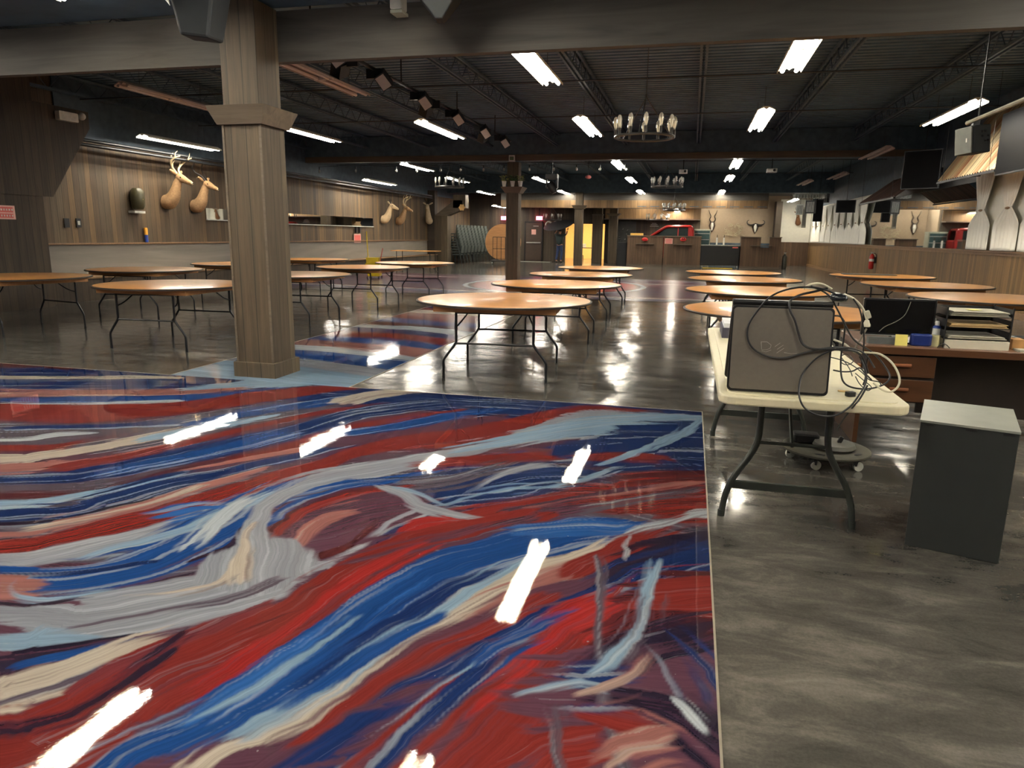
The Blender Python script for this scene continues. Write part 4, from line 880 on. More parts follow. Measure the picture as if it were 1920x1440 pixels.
# ------------------------------------------------------------------ animal heads
m_fur = plain('tan_fur', (150,118,84), .85, var=.2, scale=30); m_fur2 = plain('pale_fur', (184,162,130), .85, var=.1); m_ant = plain('antler', (196,176,140), .55); m_horn = plain('dark_horn', (44,38,34), .5); m_eye = plain('glass_eye', (12,10,10), .1); m_furd = plain('brown_fur', (130,88,58), .85, var=.2, scale=30)
m_plq = wood('plaque_wood', (48,34,24), (72,52,36), .4)
def mount(loc, rz, s, kind, lab, fur, up=1.0):
    r = empty('animal_head_mount', loc, rz, lab, 'animal head'); r.scale = (s, s, s)
    # wall is the plane x=0, the animal looks along +x
    nk = smooth_path([(0,0,0),(.10,0,.0),(.20,0,.10*up),(.26,0,.25*up),(.31,0,.38*up),(.36,0,.43*up)], 4); n = len(nk)
    rad = [(.21,.20,.16,.115,.085,.07)[min(5, i*5//(n-1))] for i in range(n)]
    rad = list(np.interp(np.linspace(0, 5, n), range(6), [.125,.145,.12,.088,.068,.058]))
    b = MB().tube(nk, rad, 14); b.build('neck', fur, r, smooth=True)
    H = Vector((.35,0,.44*up)); dr = Vector((.88,0,-.42)).normalized()
    hp = [H-dr*.06, H, H+dr*.07, H+dr*.15, H+dr*.22, H+dr*.255]; MB().tube(hp, [.05,.078,.07,.05,.042,.028], 12).build('head', fur, r, smooth=True)
    MB().ball(H+dr*.245, (.032,.034,.028), 10, 8).build('muzzle', m_fur2, r, smooth=True); MB().ball(H+dr*.268+Vector((0,0,.012)), (.014,.02,.014), 8, 6).build('nose', m_eye, r, smooth=True)
    for sy in (-1, 1):
        MB().ball(H+dr*.05+Vector((0,sy*.066,.02)), .014, 8, 6).build('eye', m_eye, r, smooth=True)
        e0 = H+Vector((-.04,sy*.06,.05)); MB().tube([e0, e0+Vector((-.02,sy*.06,.04)), e0+Vector((-.03,sy*.12,.07)), e0+Vector((-.03,sy*.15,.075))], [.014,.034,.026,.004], 8).build('ear', fur, r, smooth=True)
        if kind == 'deer':
            a = [H+Vector((-.03,sy*.04,.07)), H+Vector((-.07,sy*.10,.17)), H+Vector((-.04,sy*.19,.27)), H+Vector((.06,sy*.22,.34)), H+Vector((.15,sy*.19,.37))]
            b = MB().tube(smooth_path(a, 4), [.018]*10+[.013]*6+[.005], 7)
            for t, dz in ((1,.14),(2,.16),(3,.12)): b.tube([a[t], a[t]+Vector((.02,sy*.02,dz*.6)), a[t]+Vector((.05,-sy*.01,dz))], [.012,.009,.003], 6)
            b.build('antler', m_ant, r, smooth=True)
        elif kind == 'impala':
            a = [H+Vector((-.02,sy*.03,.07)), H+Vector((-.08,sy*.07,.16)), H+Vector((-.16,sy*.14,.22)), H+Vector((-.20,sy*.17,.32)), H+Vector((-.15,sy*.13,.42)), H+Vector((-.16,sy*.11,.48))]
            MB().tube(smooth_path(a, 4), list(np.linspace(.020,.004,21)), 7).build('horn', m_horn, r, smooth=True)
        elif kind == 'kudu':
            a = [H+Vector((-.03,sy*.03,.07)), H+Vector((-.10,sy*.08,.2)), H+Vector((-.06,sy*.14,.34)), H+Vector((-.14,sy*.11,.48)), H+Vector((-.08,sy*.16,.6))]
            MB().tube(smooth_path(a, 4), list(np.linspace(.022,.004,17)), 7).build('horn', m_horn, r, smooth=True)
        else:
            MB().tube([H+Vector((-.02,sy*.03,.07)), H+Vector((-.04,sy*.05,.15)), H+Vector((-.02,sy*.06,.22))], [.012,.009,.003], 6).build('horn', m_horn, r, smooth=True)
    return r
mount(at(308,378,x=-12.19), .15, 1.25, 'deer', 'antlered deer head mounted on the left board wall', m_fur)
mount(at(362,386,x=-12.19), .1, 1.2, 'impala', 'antelope head with dark curved horns right of the antlered deer', m_fur)
mount(at(716,411,x=-12.19), .1, 1.2, 'doe', 'small pale hornless head, left one of the far pair on the left wall', m_fur2)
mount(at(744,414,x=-12.19), .1, 1.2, 'deer', 'small deer head beside the pale head on the far left wall', m_fur)
mount(at(806,414,y=32.1), -PI/2+.1, 1.15, 'impala', 'pale antelope head high on the dark panel beside the brace post', m_fur2, 1.3)
mount(at(1500,430,x=5.9)+Vector((-1.5,-11,0)) if False else at(1497,418,y=41.1), -PI/2-.3, 1.0, 'impala', 'brown antelope head hanging on the white right wall', m_furd)
# skull plaques on the beige wall
m_bone = plain('bone', (206,204,196), .6); 
def skull(p, lab, wide):
    r = empty('skull_plaque', p, 0, lab, 'horned skull')
    b = MB(); pts = [(-.12,.22),(.0,.28),(.12,.22),(.17,.05),(.12,-.12),(.0,-.32),(-.12,-.12),(-.17,.05)]; b.poly([(x,0,z) for x,z in pts], (0,.03,0)); b.build('plaque', m_plq, r, bevel=.006)
    MB().tube([(0,-.03,.2),(0,-.07,.05),(0,-.06,-.1),(0,-.04,-.2)], [.07,.09,.055,.03], 10).build('skull', m_bone, r, smooth=True)
    for s in (-1,1):
        a = [(s*.05,-.05,.2),(s*.22,-.06,.16),(s*.40,-.06,.22),(s*.44,-.06,.36),(s*.34,-.06,.42)] if wide else [(s*.05,-.05,.22),(s*.15,-.05,.38),(s*.09,-.05,.55),(s*.17,-.05,.72),(s*.22,-.05,.88)]
        MB().tube(smooth_path(a, 4), list(np.linspace(.06 if wide else .035,.008,17)), 8).build('horn', m_horn, r, smooth=True)
skull(at(1335,425,y=41.15), 'skull plaque with long twisted upright horns on the beige wall', False); skull(at(1416,428,y=41.15), 'skull plaque with wide curling dark horns on the beige wall', True)
r = empty('skull_mount', at(1036,426,y=38.9), 0, 'pale ram skull with curling horns above the doorway', 'horned skull')
MB().tube([(0,0,.1),(0,-.1,0),(0,-.1,-.15)], [.08,.1,.05], 10).build('skull', m_bone, r, smooth=True)
for s in (-1,1): MB().tube([(s*(.20-.16*math.cos(t)), -.05-.02*t, .12+.17*math.sin(t)) for t in np.linspace(0,5.0,14)], list(np.linspace(.055,.012,14)), 8).build('horn', m_bone, r, smooth=True)
# ------------------------------------------------------------------ left wall things
m_mir = NT('mirror_glass'); m_mir.set(Base_Color=(.72,.74,.74,1), Metallic=1.0, Roughness=.02); m_mir = m_mir.m
m_ledge = plain('pale_ledge', (190,190,184), .5)
def wmirror(y0, y1, z0, z1, lab):
    r = empty('wall_mirror', (-12.19, (y0+y1)/2, z0), 0, lab, 'mirror'); h = (y1-y0)/2
    MB().box(0,-h,0,.015,h,z1-z0).build('glass', m_mir, r); MB().box(0,-h,-.025,.05,h,0).build('ledge', m_ledge, r)
wmirror(16.35, 19.4, 1.70, 1.98, 'low strip mirror on the left wall just left of the near pillar'); wmirror(19.6, 26.4, 1.66, 1.97, 'long strip mirror on the left wall right of the near pillar')
r = empty('wall_lantern', at(253,398,x=-12.15), 0, 'dark and yellow barrel shaped ornament on the left board wall', 'ornament')
MB().lathe([(.10,.06),(.14,.12),(.15,.3),(.14,.46),(.09,.52)], 16, (.1,0,0)).build('barrel', plain('dark_brass', (70,66,44), .4), r, smooth=True); MB().ball((.16,0,.28), (.09,.1,.12), 10, 8).build('yellow_emblem', plain('dull_yellow', (170,150,60), .5), r); MB().box(-.03,-.16,-.02,.14,.16,.03).build('base_ledge', m_bone, r)
p = at(275,452,x=-12.14); r = empty('glue_bottle', (-12.14, p.y, 1.13), 0, 'blue and orange bottle standing on the left wall ledge', 'bottle')
MB().lathe([(.03,0),(.04,.01),(.04,.16),(.03,.19)], 14).build('body', m_blue, r, smooth=True); MB().lathe([(.041,.17),(.042,.30),(.035,.33)], 14).build('cap', plain('orange_plastic', (226,160,50), .4), r, smooth=True)
for px, m, lab in ((125, m_blk, 'black outlet plate on the left board wall'), (147, m_mgrey, 'pale switch plate right of the black outlet')):
    p = at(px, 418, x=-12.19); r = empty('wall_outlet', p, 0, lab, 'outlet'); MB().box(0,-.06,-.09,.012,.06,.09).build('plate', m_blk, r); MB().box(.012,-.03,-.04,.016,.03,.04).build('switch', m, r)
p = at(366,392,x=-12.19); r = empty('name_plate', p, 0, 'small dark name plate with white lines under the antelope head', 'plate'); MB().box(0,-.16,-.1,.015,.16,.1).build('plate', m_blk, r)
b = MB(); [b.box(.015,-.12+.02*(k%2),.06-.04*k,.017,.12-.03*(k%2),.075-.04*k) for k in range(4)]; b.build('lettering', m_bone, r)
m_redp = plain('red_print', (206,96,90), .6, var=.05); m_pinkp = plain('pink_paper', (222,170,160), .7, var=.04)
r = empty('notice_sign', at(8,398,x=-11.39), 0, 'red and white printed notice on the dark boards at the left edge', 'sign')
MB().box(0,-.35,-.115,.006,.20,.115).build('paper', m_pinkp, r); b = MB(); b.box(.006,-.32,.0,.008,.16,.09).box(.006,-.32,-.09,.008,.16,-.02); b.build('red_band', m_redp, r)
b = MB(); [b.box(.008,.13-.05*k,.03,.0095,.155-.05*k,.06) for k in range(6)]; [b.box(.008,.13-.05*k,-.07,.0095,.15-.05*k,-.04) for k in range(7)]; b.build('lettering', m_bone, r)
r = empty('emergency_light', at(121,219,x=-11.36), 0, 'white twin head emergency light on the sloping left soffit', 'emergency light')
MB().rbox((.05,0,0), (.1,.42,.16), .02, axis=0).build('housing', m_bone, r); [MB().ball((.09,.3+.0*s,.0+.05*s), .07, 10, 8).build('lamp_head', m_bone, r, smooth=True) for s in (1,)]
for z, lab in ((3.04,'lower black pipe running along the left wall'),(3.13,'upper black pipe running along the left wall')):
    tag(MB().tube([(-11.75,12.0,z),(-11.75,31.9,z-.02)], .035, 10).build('hanging_pipe', plain('black_pipe', (40,42,44), .3, .4), smooth=True), lab, 'pipe')
r = empty('wall_notice', at(670,447,x=-12.15), 0, 'tilted red notice card hanging from two dark hooks on the left wall', 'sign')
MB().box(0,-.28,-.16,.008,.28,.16).build('card', m_pinkp, r); MB().box(.008,-.24,-.12,.01,.24,.12).build('red_print', m_redp, r); MB().box(-.0,-.2,.2,.06,-.1,.42).build('hook', m_blk, r); MB().box(0,.1,.2,.06,.2,.42).build('hook', m_blk, r)
# mop bucket
m_yel = plain('yellow_plastic', (214,186,40), .4, var=.06)
p = at(700,522,z=0); r = empty('mop_bucket', (p.x+.05, p.y, 0), .2, 'yellow mop bucket on wheels standing among the left tables', 'bucket')
MB()._add([(-.17,-.2,.08),(.17,-.2,.08),(.17,.2,.08),(-.17,.2,.08),(-.23,-.28,.48),(.23,-.28,.48),(.23,.28,.48),(-.23,.28,.48)], [(0,3,2,1),(0,1,5,4),(1,2,6,5),(2,3,7,6),(3,0,4,7),(4,5,6,7)]).build('tub', m_yel, r)
MB().box(-.2,-.25,.48,.2,.0,.66).build('wringer', m_yel, r); MB().tube([(.2,-.1,.5),(.3,-.1,.95)], .012, 6).build('lever', m_redp, r)
for sx in (-1,1):
    for sy in (-1,1): MB().lathe([(.01,-.015),(.04,-.013),(.04,.013),(.01,.015)], 12, (sx*.18,sy*.22,.04), Matrix.Rotation(PI/2,3,'Y')).build('wheel', m_blk, r)
a = at(692,505,y=p.y-.1); a.z = .1; c_ = at(687,434,y=p.y+.25)
tag(MB().tube([a, c_], .016, 8).build('mop', m_yel, smooth=True), 'yellow mop handle leaning up out of the yellow bucket', 'mop')
# ------------------------------------------------------------------ pillar 2 dressing
m_leaf = plain('green_leaf', (88,124,76), .6, var=.3); m_leaf2 = plain('pale_leaf', (160,168,96), .6, var=.3)
def plant(x, y, z, m, lab, sd):
    r = empty('potted_plant', (x, y, z), 0, lab, 'plant', 'little potted plants on the pillar ledge'); MB().lathe([(.05,0),(.075,.15),(.08,.16),(.065,.16)], 12).build('pot', m_bone, r, smooth=True)
    b = MB(); rd = random.Random(sd)
    for k in range(60):
        a = rd.uniform(0, 2*PI); e = rd.uniform(.02,.14); h = rd.uniform(.16,.32); c = Vector((e*math.cos(a), e*math.sin(a), h)); c.y = min(c.y, .02); d = Vector((math.cos(a), math.sin(a), rd.uniform(-.5,.6)))*.045; w = Vector((-math.sin(a), math.cos(a), rd.uniform(-.5,.5)))*.02
        b.face([c-d, c+w, c+d, c-w])
    b.build('foliage', m, r)
zc = 2.66+.183
plant(-5.64,21.628,zc,m_leaf2,'pale green potted plant at the left of the second pillar ledge',1); plant(-5.38,21.628,zc,m_leaf,'dark green potted plant in the middle of the second pillar ledge',2); plant(-5.14,21.628,zc,m_leaf2,'pale potted plant at the right of the second pillar ledge',3)
r = empty('thermostat', at(960,297,y=21.4), 0, 'square white thermostat screen on the girder above the second pillar', 'thermostat'); MB().box(-.09,-.03,-.09,.09,0.06,.09).build('case', m_bone, r); MB().box(-.06,-.034,-.05,.06,-.03,.05).build('display', plain('lcd_green', (90,104,70), .3), r)
# ------------------------------------------------------------------ chandeliers
m_iron = plain('aged_iron', (92,92,90), .35, .7); m_bulb = plain('bulb_glass', (222,222,214), .1, var=.02, scale=4); m_bulb.node_tree.nodes['Principled BSDF'].inputs['Transmission Weight'].default_value = .6
m_fil = emit('filament', (1.0,.8,.5), .5)
def chandelier(x, y, z, R, n, top, lab, detail=True):
    r = empty('ring_chandelier', (x, y, z), .1, lab, 'chandelier', 'iron ring chandeliers with upright bulbs')
    MB().tube([(R*math.cos(t), R*math.sin(t), 0) for t in np.linspace(0, 2*PI, 49)[:-1]], .022, 8, closed=True).build('ring', m_iron, r, smooth=True)
    for k in range(n):
        a = 2*PI*k/n; x_, y_ = R*math.cos(a), R*math.sin(a)
        s = MB().lathe([(.018,0),(.022,.02),(.022,.11),(.026,.115)], 10, (x_, y_, 0)).build('candle_socket', m_iron, r, smooth=True)
        MB().lathe([(.012,.11),(.018,.13),(.036,.19),(.042,.24),(.034,.29),(.015,.315)], 12, (x_, y_, 0)).build('bulb', m_bulb, s, smooth=True)
        if detail: MB().tube([(x_-.008,y_,.14),(x_-.012,y_,.25),(x_,y_,.15),(x_+.012,y_,.25),(x_+.008,y_,.14)], .0015, 4).build('filament', m_fil, s)
    for k in range(3):
        a = 2*PI*k/3+.3; MB().tube([(R*math.cos(a),R*math.sin(a),0),(0,0,.62)], .009, 6).build('hanging_rod', m_iron, r)
    MB().tube([(0,0,.6),(0,0,top-z)], .006, 5).build('chain', m_iron, r); MB().tube([(0,0,.60),(0,0,.66)], .02, 8).build('hub', m_iron, r)
chandelier(-.86, 12.3, 3.0, .47, 12, 4.35, 'large ring chandelier with clear bulbs hanging near the camera')
chandelier(-.92, 24.8, 3.03, .50, 12, 4.35, 'middle ring chandelier hanging beyond the second girder', False)
chandelier(-8.4, 24.6, 3.03, .50, 12, 4.35, 'left ring chandelier hanging before the far left wall', False)
chandelier(-.9, 34.3, 2.62, .50, 12, 4.35, 'far ring chandelier hanging just in front of the bar header', False)
chandelier(-1.75, 37.4, 2.24, .55, 10, 3.6, 'farthest ring chandelier over the bar counters', False)
chandelier(-7.1, 37.2, 2.2, .45, 8, 3.6, 'dim ring chandelier hanging before the bright doorway', False)
# string lights
r = empty('string_lights', (0, 22, 3.5), 0, 'string of clear hanging bulbs stretched under the second girder', 'string lights')
xs = [-12.0,-10.7,-9.3,-8.6,-7.8,-7.15,-6.4,-5.75,-4.95,-4.2,-3.5,-2.8,-2.05]
MB().tube(smooth_path([(x, 0, .02+(.03 if i % 2 else -.02)) for i, x in enumerate(xs)], 3), .006, 5).build('cord', m_cab, r)
for i, x in enumerate(xs): s = MB().lathe([(.016,-.06),(.02,-.0),(.012,.03)], 8, (x,0,-.02)).build('socket', m_blk, r); MB().ball((x,0,-.13), (.036,.036,.055), 10, 8).build('bulb', m_bulb, s, smooth=True)
# ------------------------------------------------------------------ stage lamps
m_gel = plain('lamp_front', (196,184,178), .3, var=.05); m_can = plain('lamp_can', (28,30,32), .4)
r = empty('lamp_rail', (-4.95, 0, 3.9), 0, 'black pipe rail carrying the row of stage lamps', 'rail'); MB().tube([(0,8.4,0),(0,19.6,0)], .03, 8).build('pipe', m_can, r, smooth=True)
for y in (9,12,15,18): MB().tube([(0,y,0),(0,y,.42)], .012, 6).build('drop_rod', m_can, r)
def stage_lamp(y, k, lab, side=1):
    r = empty('stage_lamp', (-4.95, y, 3.88), 0, lab, 'stage lamp', 'square stage lamps on the pipe rail'); M = Matrix.Rotation(-.5*side, 3, 'Y') @ Matrix.Rotation(-.9 if side > 0 else .5, 3, 'X')
    MB().box(-.12,-.02,-.12,.12,.02,.02).build('yoke', m_can, r); b = MB(); b.obox((.16*side,0,-.14), (.17,.24,.20), M); b.build('can', m_can, r); MB().obox((.16*side,-.0,-.14)+0*Vector() if False else Vector((.16*side,0,-.14))+M @ Vector((0,0,-.105)), (.15,.21,.012), M).build('lens', m_gel, r)
for k, y in enumerate((9.35,10.9,12.7,14.6,16.6,18.4)): stage_lamp(y, k, 'pale faced square stage lamp, number %s along the pipe rail from the camera' % ['one','two','three','four','five','six'][k])
for k, y in enumerate((10.1,13.6,17.5)): stage_lamp(y, k, 'dark stage lamp turned left, %s of three on the pipe rail' % ['nearest','middle','farthest'][k], -1)
p = at(1035, 345, y=20.5); r = empty('moving_head_light', p, 0, 'black moving head stage light hanging right of the second pillar', 'stage light')
MB().rbox((0,0,.20), (.34,.3,.13), .03).build('base', m_can, r, bevel=.01); [MB().box(s*.15-.02,-.06,-.12,s*.15+.02,.06,.14).build('yoke_arm', m_can, r, bevel=.01) for s in (-1,1)]
MB().lathe([(.08,-.18),(.115,-.1),(.12,.06),(.09,.14)], 18, (0,0,-.08), Matrix.Rotation(-.5,3,'Y')).build('head', m_can, r, smooth=True); MB().tube([(0,0,.26),(0,0,.7)], .01, 5).build('ceiling_mount', m_can, r)
for (px, py, y, w, lab) in ((1281,322,24,.26,'white boxy projector hanging right of the middle chandelier'),(1447,320,24,.30,'white projector hanging towards the right wall')):
    p = at(px, py, y=y); r = empty('projector', p, 0, lab, 'projector'); MB().rbox((0,0,0), (w,.3,.11), .03).build('case', m_bone, r, bevel=.008); MB().lathe([(.035,0),(.04,.03),(.03,.035)], 12, (.06,-.15,0), Matrix.Rotation(PI/2,3,'X')).build('lens', m_blk, r); MB().tube([(0,0,.05),(0,0,4.3-p.z)], .015, 6).build('ceiling_mount', m_can, r)
p = at(1103, 332, y=24); r = empty('smoke_detector', p, 0, 'small reddish dome lamp hanging under the ceiling beyond the girder', 'lamp'); MB().ball((0,0,0), (.1,.1,.06), 12, 8).build('dome', plain('reddish_glass', (170,90,84), .3), r, smooth=True); MB().tube([(0,0,.04),(0,0,4.3-p.z)], .01, 5).build('ceiling_mount', m_can, r)
# ------------------------------------------------------------------ overhead things near the camera
m_spk = plain('speaker_black', (30,34,36), .7, var=.1); m_trimg = plain('pale_bracket', (176,178,160), .4)
r = empty('hanging_loudspeaker', (-3.70, 5.1, 3.12), .25, 'dark tapered loudspeaker hanging at the top left beside the near pillar', 'speaker')
MB()._add([(-.13,-.14,-.28),(.08,-.14,-.30),(.10,.12,-.28),(-.14,.12,-.26),(-.24,-.17,.30),(.20,-.17,.30),(.22,.17,.30),(-.26,.17,.30)], [(0,3,2,1),(0,1,5,4),(1,2,6,5),(2,3,7,6),(3,0,4,7),(4,5,6,7)]).build('cabinet', m_spk, r, bevel=.02)
MB().ball((.20,-.12,.17), (.05,.05,.09), 12, 8).build('bracket_knob', m_trimg, r, smooth=True); MB()._add([(-.25,-.18,.12),(-.19,-.19,.10),(-.16,-.19,-.10),(-.22,-.16,.11),(-.25,-.14,.0)], [(0,1,2),(0,2,4),(0,3,1),(3,0,4),(1,3,4,2)]).build('pale_corner', m_trimg, r)
MB().box(-.05,-.05,.3,.05,.05,.45).build('ceiling_mount', m_spk, r)
r = empty('small_speaker', at(742,8,y=6.35), 0, 'small white boxy speaker fixed to the timber beam at the top', 'speaker'); MB().rbox((0,.06,.03), (.11,.14,.14), .02, axis=1).build('case', m_bone, r, bevel=.008); MB().box(-.05,-.01,-.07,.06,.14,-.045).build('bracket', m_trimg, r)
p = at(822,38,y=5.9); r = empty('hanging_cabinet', p, .2, 'dark wedge shaped loudspeaker cut off by the top edge of the picture', 'speaker')
MB()._add([(-.02,-.05,0),(.04,-.05,.0),(.04,.1,0),(-.02,.1,0),(-.26,-.16,.30),(.26,-.16,.30),(.26,.2,.30),(-.26,.2,.30)], [(0,3,2,1),(0,1,5,4),(1,2,6,5),(2,3,7,6),(3,0,4,7),(4,5,6,7)]).build('cabinet', m_spk, r, bevel=.01); MB().box(-.04,-.04,.3,.04,.04,3.47-p.z).build('ceiling_mount', m_spk, r)
# right hand loudspeaker on its rail
r = empty('wall_loudspeaker', (2.73, 8.55, 2.43), 0, 'grey fronted loudspeaker hanging under a rail at the right', 'speaker')
G = Matrix.Rotation(-.10, 3, 'Y') @ q3(.30)
MB().rbox((0,0,0), (.20,.26,.27), .03, rot=G, axis=2).build('cabinet', m_spk, r, bevel=.012); MB().obox(Vector((0,0,0))+G @ Vector((-.105,0,0)), (.015,.25,.26), G).build('front_grille', plain('grey_grille', (92,96,90), .5), r, bevel=.004); MB().obox(G @ Vector((-.114,-.06,0)), (.004,.02,.04), G).build('badge', m_bone, r)
[MB().ball(G @ Vector((.0+.03*(k%3), -.135, .07-.045*(k//2))), .012, 8, 6).build('knob', m_blk, r) for k in range(6)]; MB().box(-.03,-.03,.12,.03,.03,.20).build('ceiling_mount', m_can, r)
r = empty('support_rail', (0,0,0), 0, 'pale steel rail crossing to the right wall above the loudspeaker', 'rail'); a = Vector((2.70,8.7,2.62)); c_ = Vector((2.70,5.0,2.62)); MB().tube([a, c_], .022, 8).build('pipe', plain('rail_steel', (150,148,134), .4, .5), r, smooth=True)
for y in (8.4, 6.95): MB().tube([(2.7,y,2.62),(2.7,y,4.3 if y > 6.9 else 3.47)], .008, 5).build('ceiling_mount', m_can, r)
# ------------------------------------------------------------------ right wall
m_cur = plain('white_curtain', (242,239,228), .8, var=.03, scale=3); m_cur.node_tree.nodes['Principled BSDF'].inputs['Transmission Weight'].default_value = 0
m_tie = plain('tie_band', (150,120,90), .6)
def curtain(yc, w, z0, z1, zt, lab):
    r = empty('curtain', (5.93, yc, 0), 0, lab, 'curtain', 'white tied curtains on the right wall')
    nz, ny = 26, 40; V = []; rd = random.Random(int(yc*100))
    ph = rd.uniform(0, 6)
    for i in range(nz+1):
        z = z0+(z1-z0)*i/nz
        d = abs(z-zt); wf = w*(.20+.80*min(1, (d/(.80 if z > zt else .30)))**.7)
        for j in range(ny+1):
            t = j/ny-.5; V.append((-.02-.014*(1+math.sin(t*2*PI*6+ph))*(.6+.5*wf/w)-.008*math.sin(t*9+z*2), t*wf, z))
    Fc = [(i*(ny+1)+j, i*(ny+1)+j+1, (i+1)*(ny+1)+j+1, (i+1)*(ny+1)+j) for i in range(nz) for j in range(ny)]
    b = MB(); b._add(V, Fc); c = b.build('cloth', m_cur, r, smooth=True); s = c.modifiers.new('s', 'SOLIDIFY'); s.thickness = .004
    MB().ball((-.045, 0, zt), (.03, w*.10, .025), 10, 6).build('tie_band', m_tie, r, smooth=True)
for i, (px, w) in enumerate(((1840,1.15),(1890,1.15),(1948,1.2),(2010,1.2))):
    p = at(px, 395, x=5.9); curtain(p.y, w, 1.245, 2.9, 2.06, 'white tied curtain panel, %s of the right hand group' % ['first','second','third','fourth'][i])
for i, px in enumerate((1526,1534,1544,1554,1566,1578,1592,1605,1617)):
    p = at(px, 420, x=5.9); curtain(p.y, 1.5 if i > 3 else 1.2, 1.245, 2.9, 2.02, 'white tied curtain panel, %s from the left in the far group' % ['first','second','third','fourth','fifth','sixth','seventh','eighth','ninth'][i])
r = empty('curtain_rod', (5.86, 0, 2.93), 0, 'dark rod holding the near white curtains on the right wall', 'rod'); MB().tube([(0,10,0),(0,18,0)], .018, 8).build('rod', m_blk, r)
r = empty('large_wall_mirror', (5.99, 23.1, 1.24), 0, 'wide wall mirror between the curtains reflecting the bar', 'mirror')
MB().box(0,-5.1,0,.02,5.1,1.46).build('glass', m_mir, r); MB().box(-.01,-5.15,1.46,.02,5.15,1.62).build('top_frame', m_blk, r)
m_tin = boards('corrugated_tin', [(150,92,56),(206,190,150),(128,104,76),(224,214,180),(160,110,70),(196,176,140)], .09, 'Y', rough=.4, groove=1.5)
m_tin2 = boards('dull_tin', [(96,72,62),(110,84,72),(84,66,58)], .10, 'Y', rough=.5, groove=1.5)
def awning(y0, y1, x0, z0, x1, z1, m, lab):
    r = empty('tin_awning', (0,0,0), 0, lab, 'awning'); b = MB(); y = y0; V = []; n = int((y1-y0)/.03)
    for j in range(n+1):
        y = y0+(y1-y0)*j/n; o = .016*math.cos(y*2*PI/.13)
        for (x, z) in ((x0, z0), (x1, z1)): V += [(x, y, z+o), (x, y, z+o-.008)]
    Fc = []
    for j in range(n): a = j*4; Fc += [(a, a+2, a+6, a+4), (a+1, a+5, a+7, a+3), (a, a+4, a+5, a+1), (a+2, a+3, a+7, a+6)]
    b._add(V, Fc); b.build('tin_sheet', m, r, smooth=False)
    MB().box(x0-.02, y0, z0-.06, x0+.03, y1, z0-.02).build('edge_rail', m_blk, r); (MB().poly([(x0, y1, z0), (x1, y1, z1), (x1, y1, z0+.1)], (0, .03, 0)).build('end_board', m_blk, r) if m is m_tin else None)
    MB().box(x1, y0, z1-.1, 5.99, y1, z1+.02).build('wall_mount', m_blk, r)
    for yy in (y0+.3, y1-.3): MB().tube([(x0, yy, z0), (x0, yy, 4.3)], .004, 5).build('hanging_rod', m_can, r)
awning(14.4, 17.45, 5.0, 2.66, 5.8, 3.95, m_tin, 'rusty striped tin awning over the curtains at the right')
awning(20.6, 24.6, 4.95, 2.52, 5.85, 3.2, m_tin2, 'dull reddish tin awning farther along the right wall')
m_scrn2 = plain('matte_screen', (12,12,14), .6, var=.05, spec=.12)
def screen(p, w, h, rz, lab, tilt=.0, name='television'):
    r = empty(name, p, rz, lab, 'television'); T = Matrix.Rotation(tilt, 3, 'X'); MB().rbox((0,0,0), (w,.06,h), .01, rot=T, axis=1).build('casing', m_bez, r); MB().obox(T @ Vector((0,-.032,0)), (w-.04,.006,h-.04), T).build('screen', m_scrn2, r)
    MB().tube([(0,.05,0),(0,.08,max(.2, 4.25-p.z))], .008, 6).build('ceiling_mount', m_can, r); return r
screen(Vector((4.98, 13.4, 3.02)), 1.75, 1.0, -PI/2, 'large black television at the right picture edge above the curtains')
screen(at(1728,318,y=18.6), .80, .85, -.6, 'black television between the two tin awnings', 0)
screen(at(1586,387,y=29), .66, .45, -.35, 'black television hanging before the far curtains')
screen(at(1534,395,y=31), .34, .85, -.2, 'tall narrow black panel hanging before the far curtains')
for i, (px, py, y, w, h, m, lab) in enumerate(((1500,393,32,.30,.42,m_mgrey,'grey washboard panel hanging near the antelope head'),(1508,408,31.4,.16,.8,m_gp,'narrow pale board hanging near the antelope head'),(1520,388,31,.4,.5,m_blk,'black square sign hanging before the far curtains'),(1543,372,33,.5,.35,m_blk,'black crate hanging high before the far curtains'))):
    p = at(px, py, y=y); r = empty('hanging_sign', p, -.3, lab, 'sign'); MB().box(-w/2,-.02,-h/2,w/2,.02,h/2).build('board', m, r); b = MB(); [b.box(-w*.35+w*.12*k,-.025,-h*.4,-w*.30+w*.12*k,-.02,h*.4) for k in range(6)]; b.build('slats', m_blk if m is not m_blk else m_mgrey, r); MB().tube([(0,0,h/2),(0,0,4.3-p.z)], .006, 5).build('ceiling_mount', m_can, r)
r = empty('hanging_rack', at(1518,365,y=31.5), 0, 'black slatted rack hanging under the ceiling at far right', 'rack'); b = MB(); b.box(-.6,-.3,-.02,.6,-.27,.02).box(-.6,.27,-.02,.6,.3,.02); [b.box(-.58+.11*k,-.3,-.14,-.54+.11*k,.3,.0) for k in range(11)]; b.build('slats', m_mgrey, r); MB().tube([(0,0,0),(0,0,1.2)], .01, 5).build('ceiling_mount', m_can, r)
r = empty('framed_picture', at(1468,428,y=41.18), 0, 'dark framed picture on the white wall beside the bar', 'picture'); MB().box(-.19,-.03,-.36,.19,.0,.36).build('frame', m_plq, r); MB().box(-.14,-.034,-.31,.14,-.03,.31).build('mat', m_gp, r); MB().box(-.05,-.037,-.22,.05,-.034,-.12).box(-.05,-.037,-.05,.05,-.034,.06).box(-.05,-.037,.13,.05,-.034,.18).build('print', plain('maroon_print', (86,40,38), .6), r)
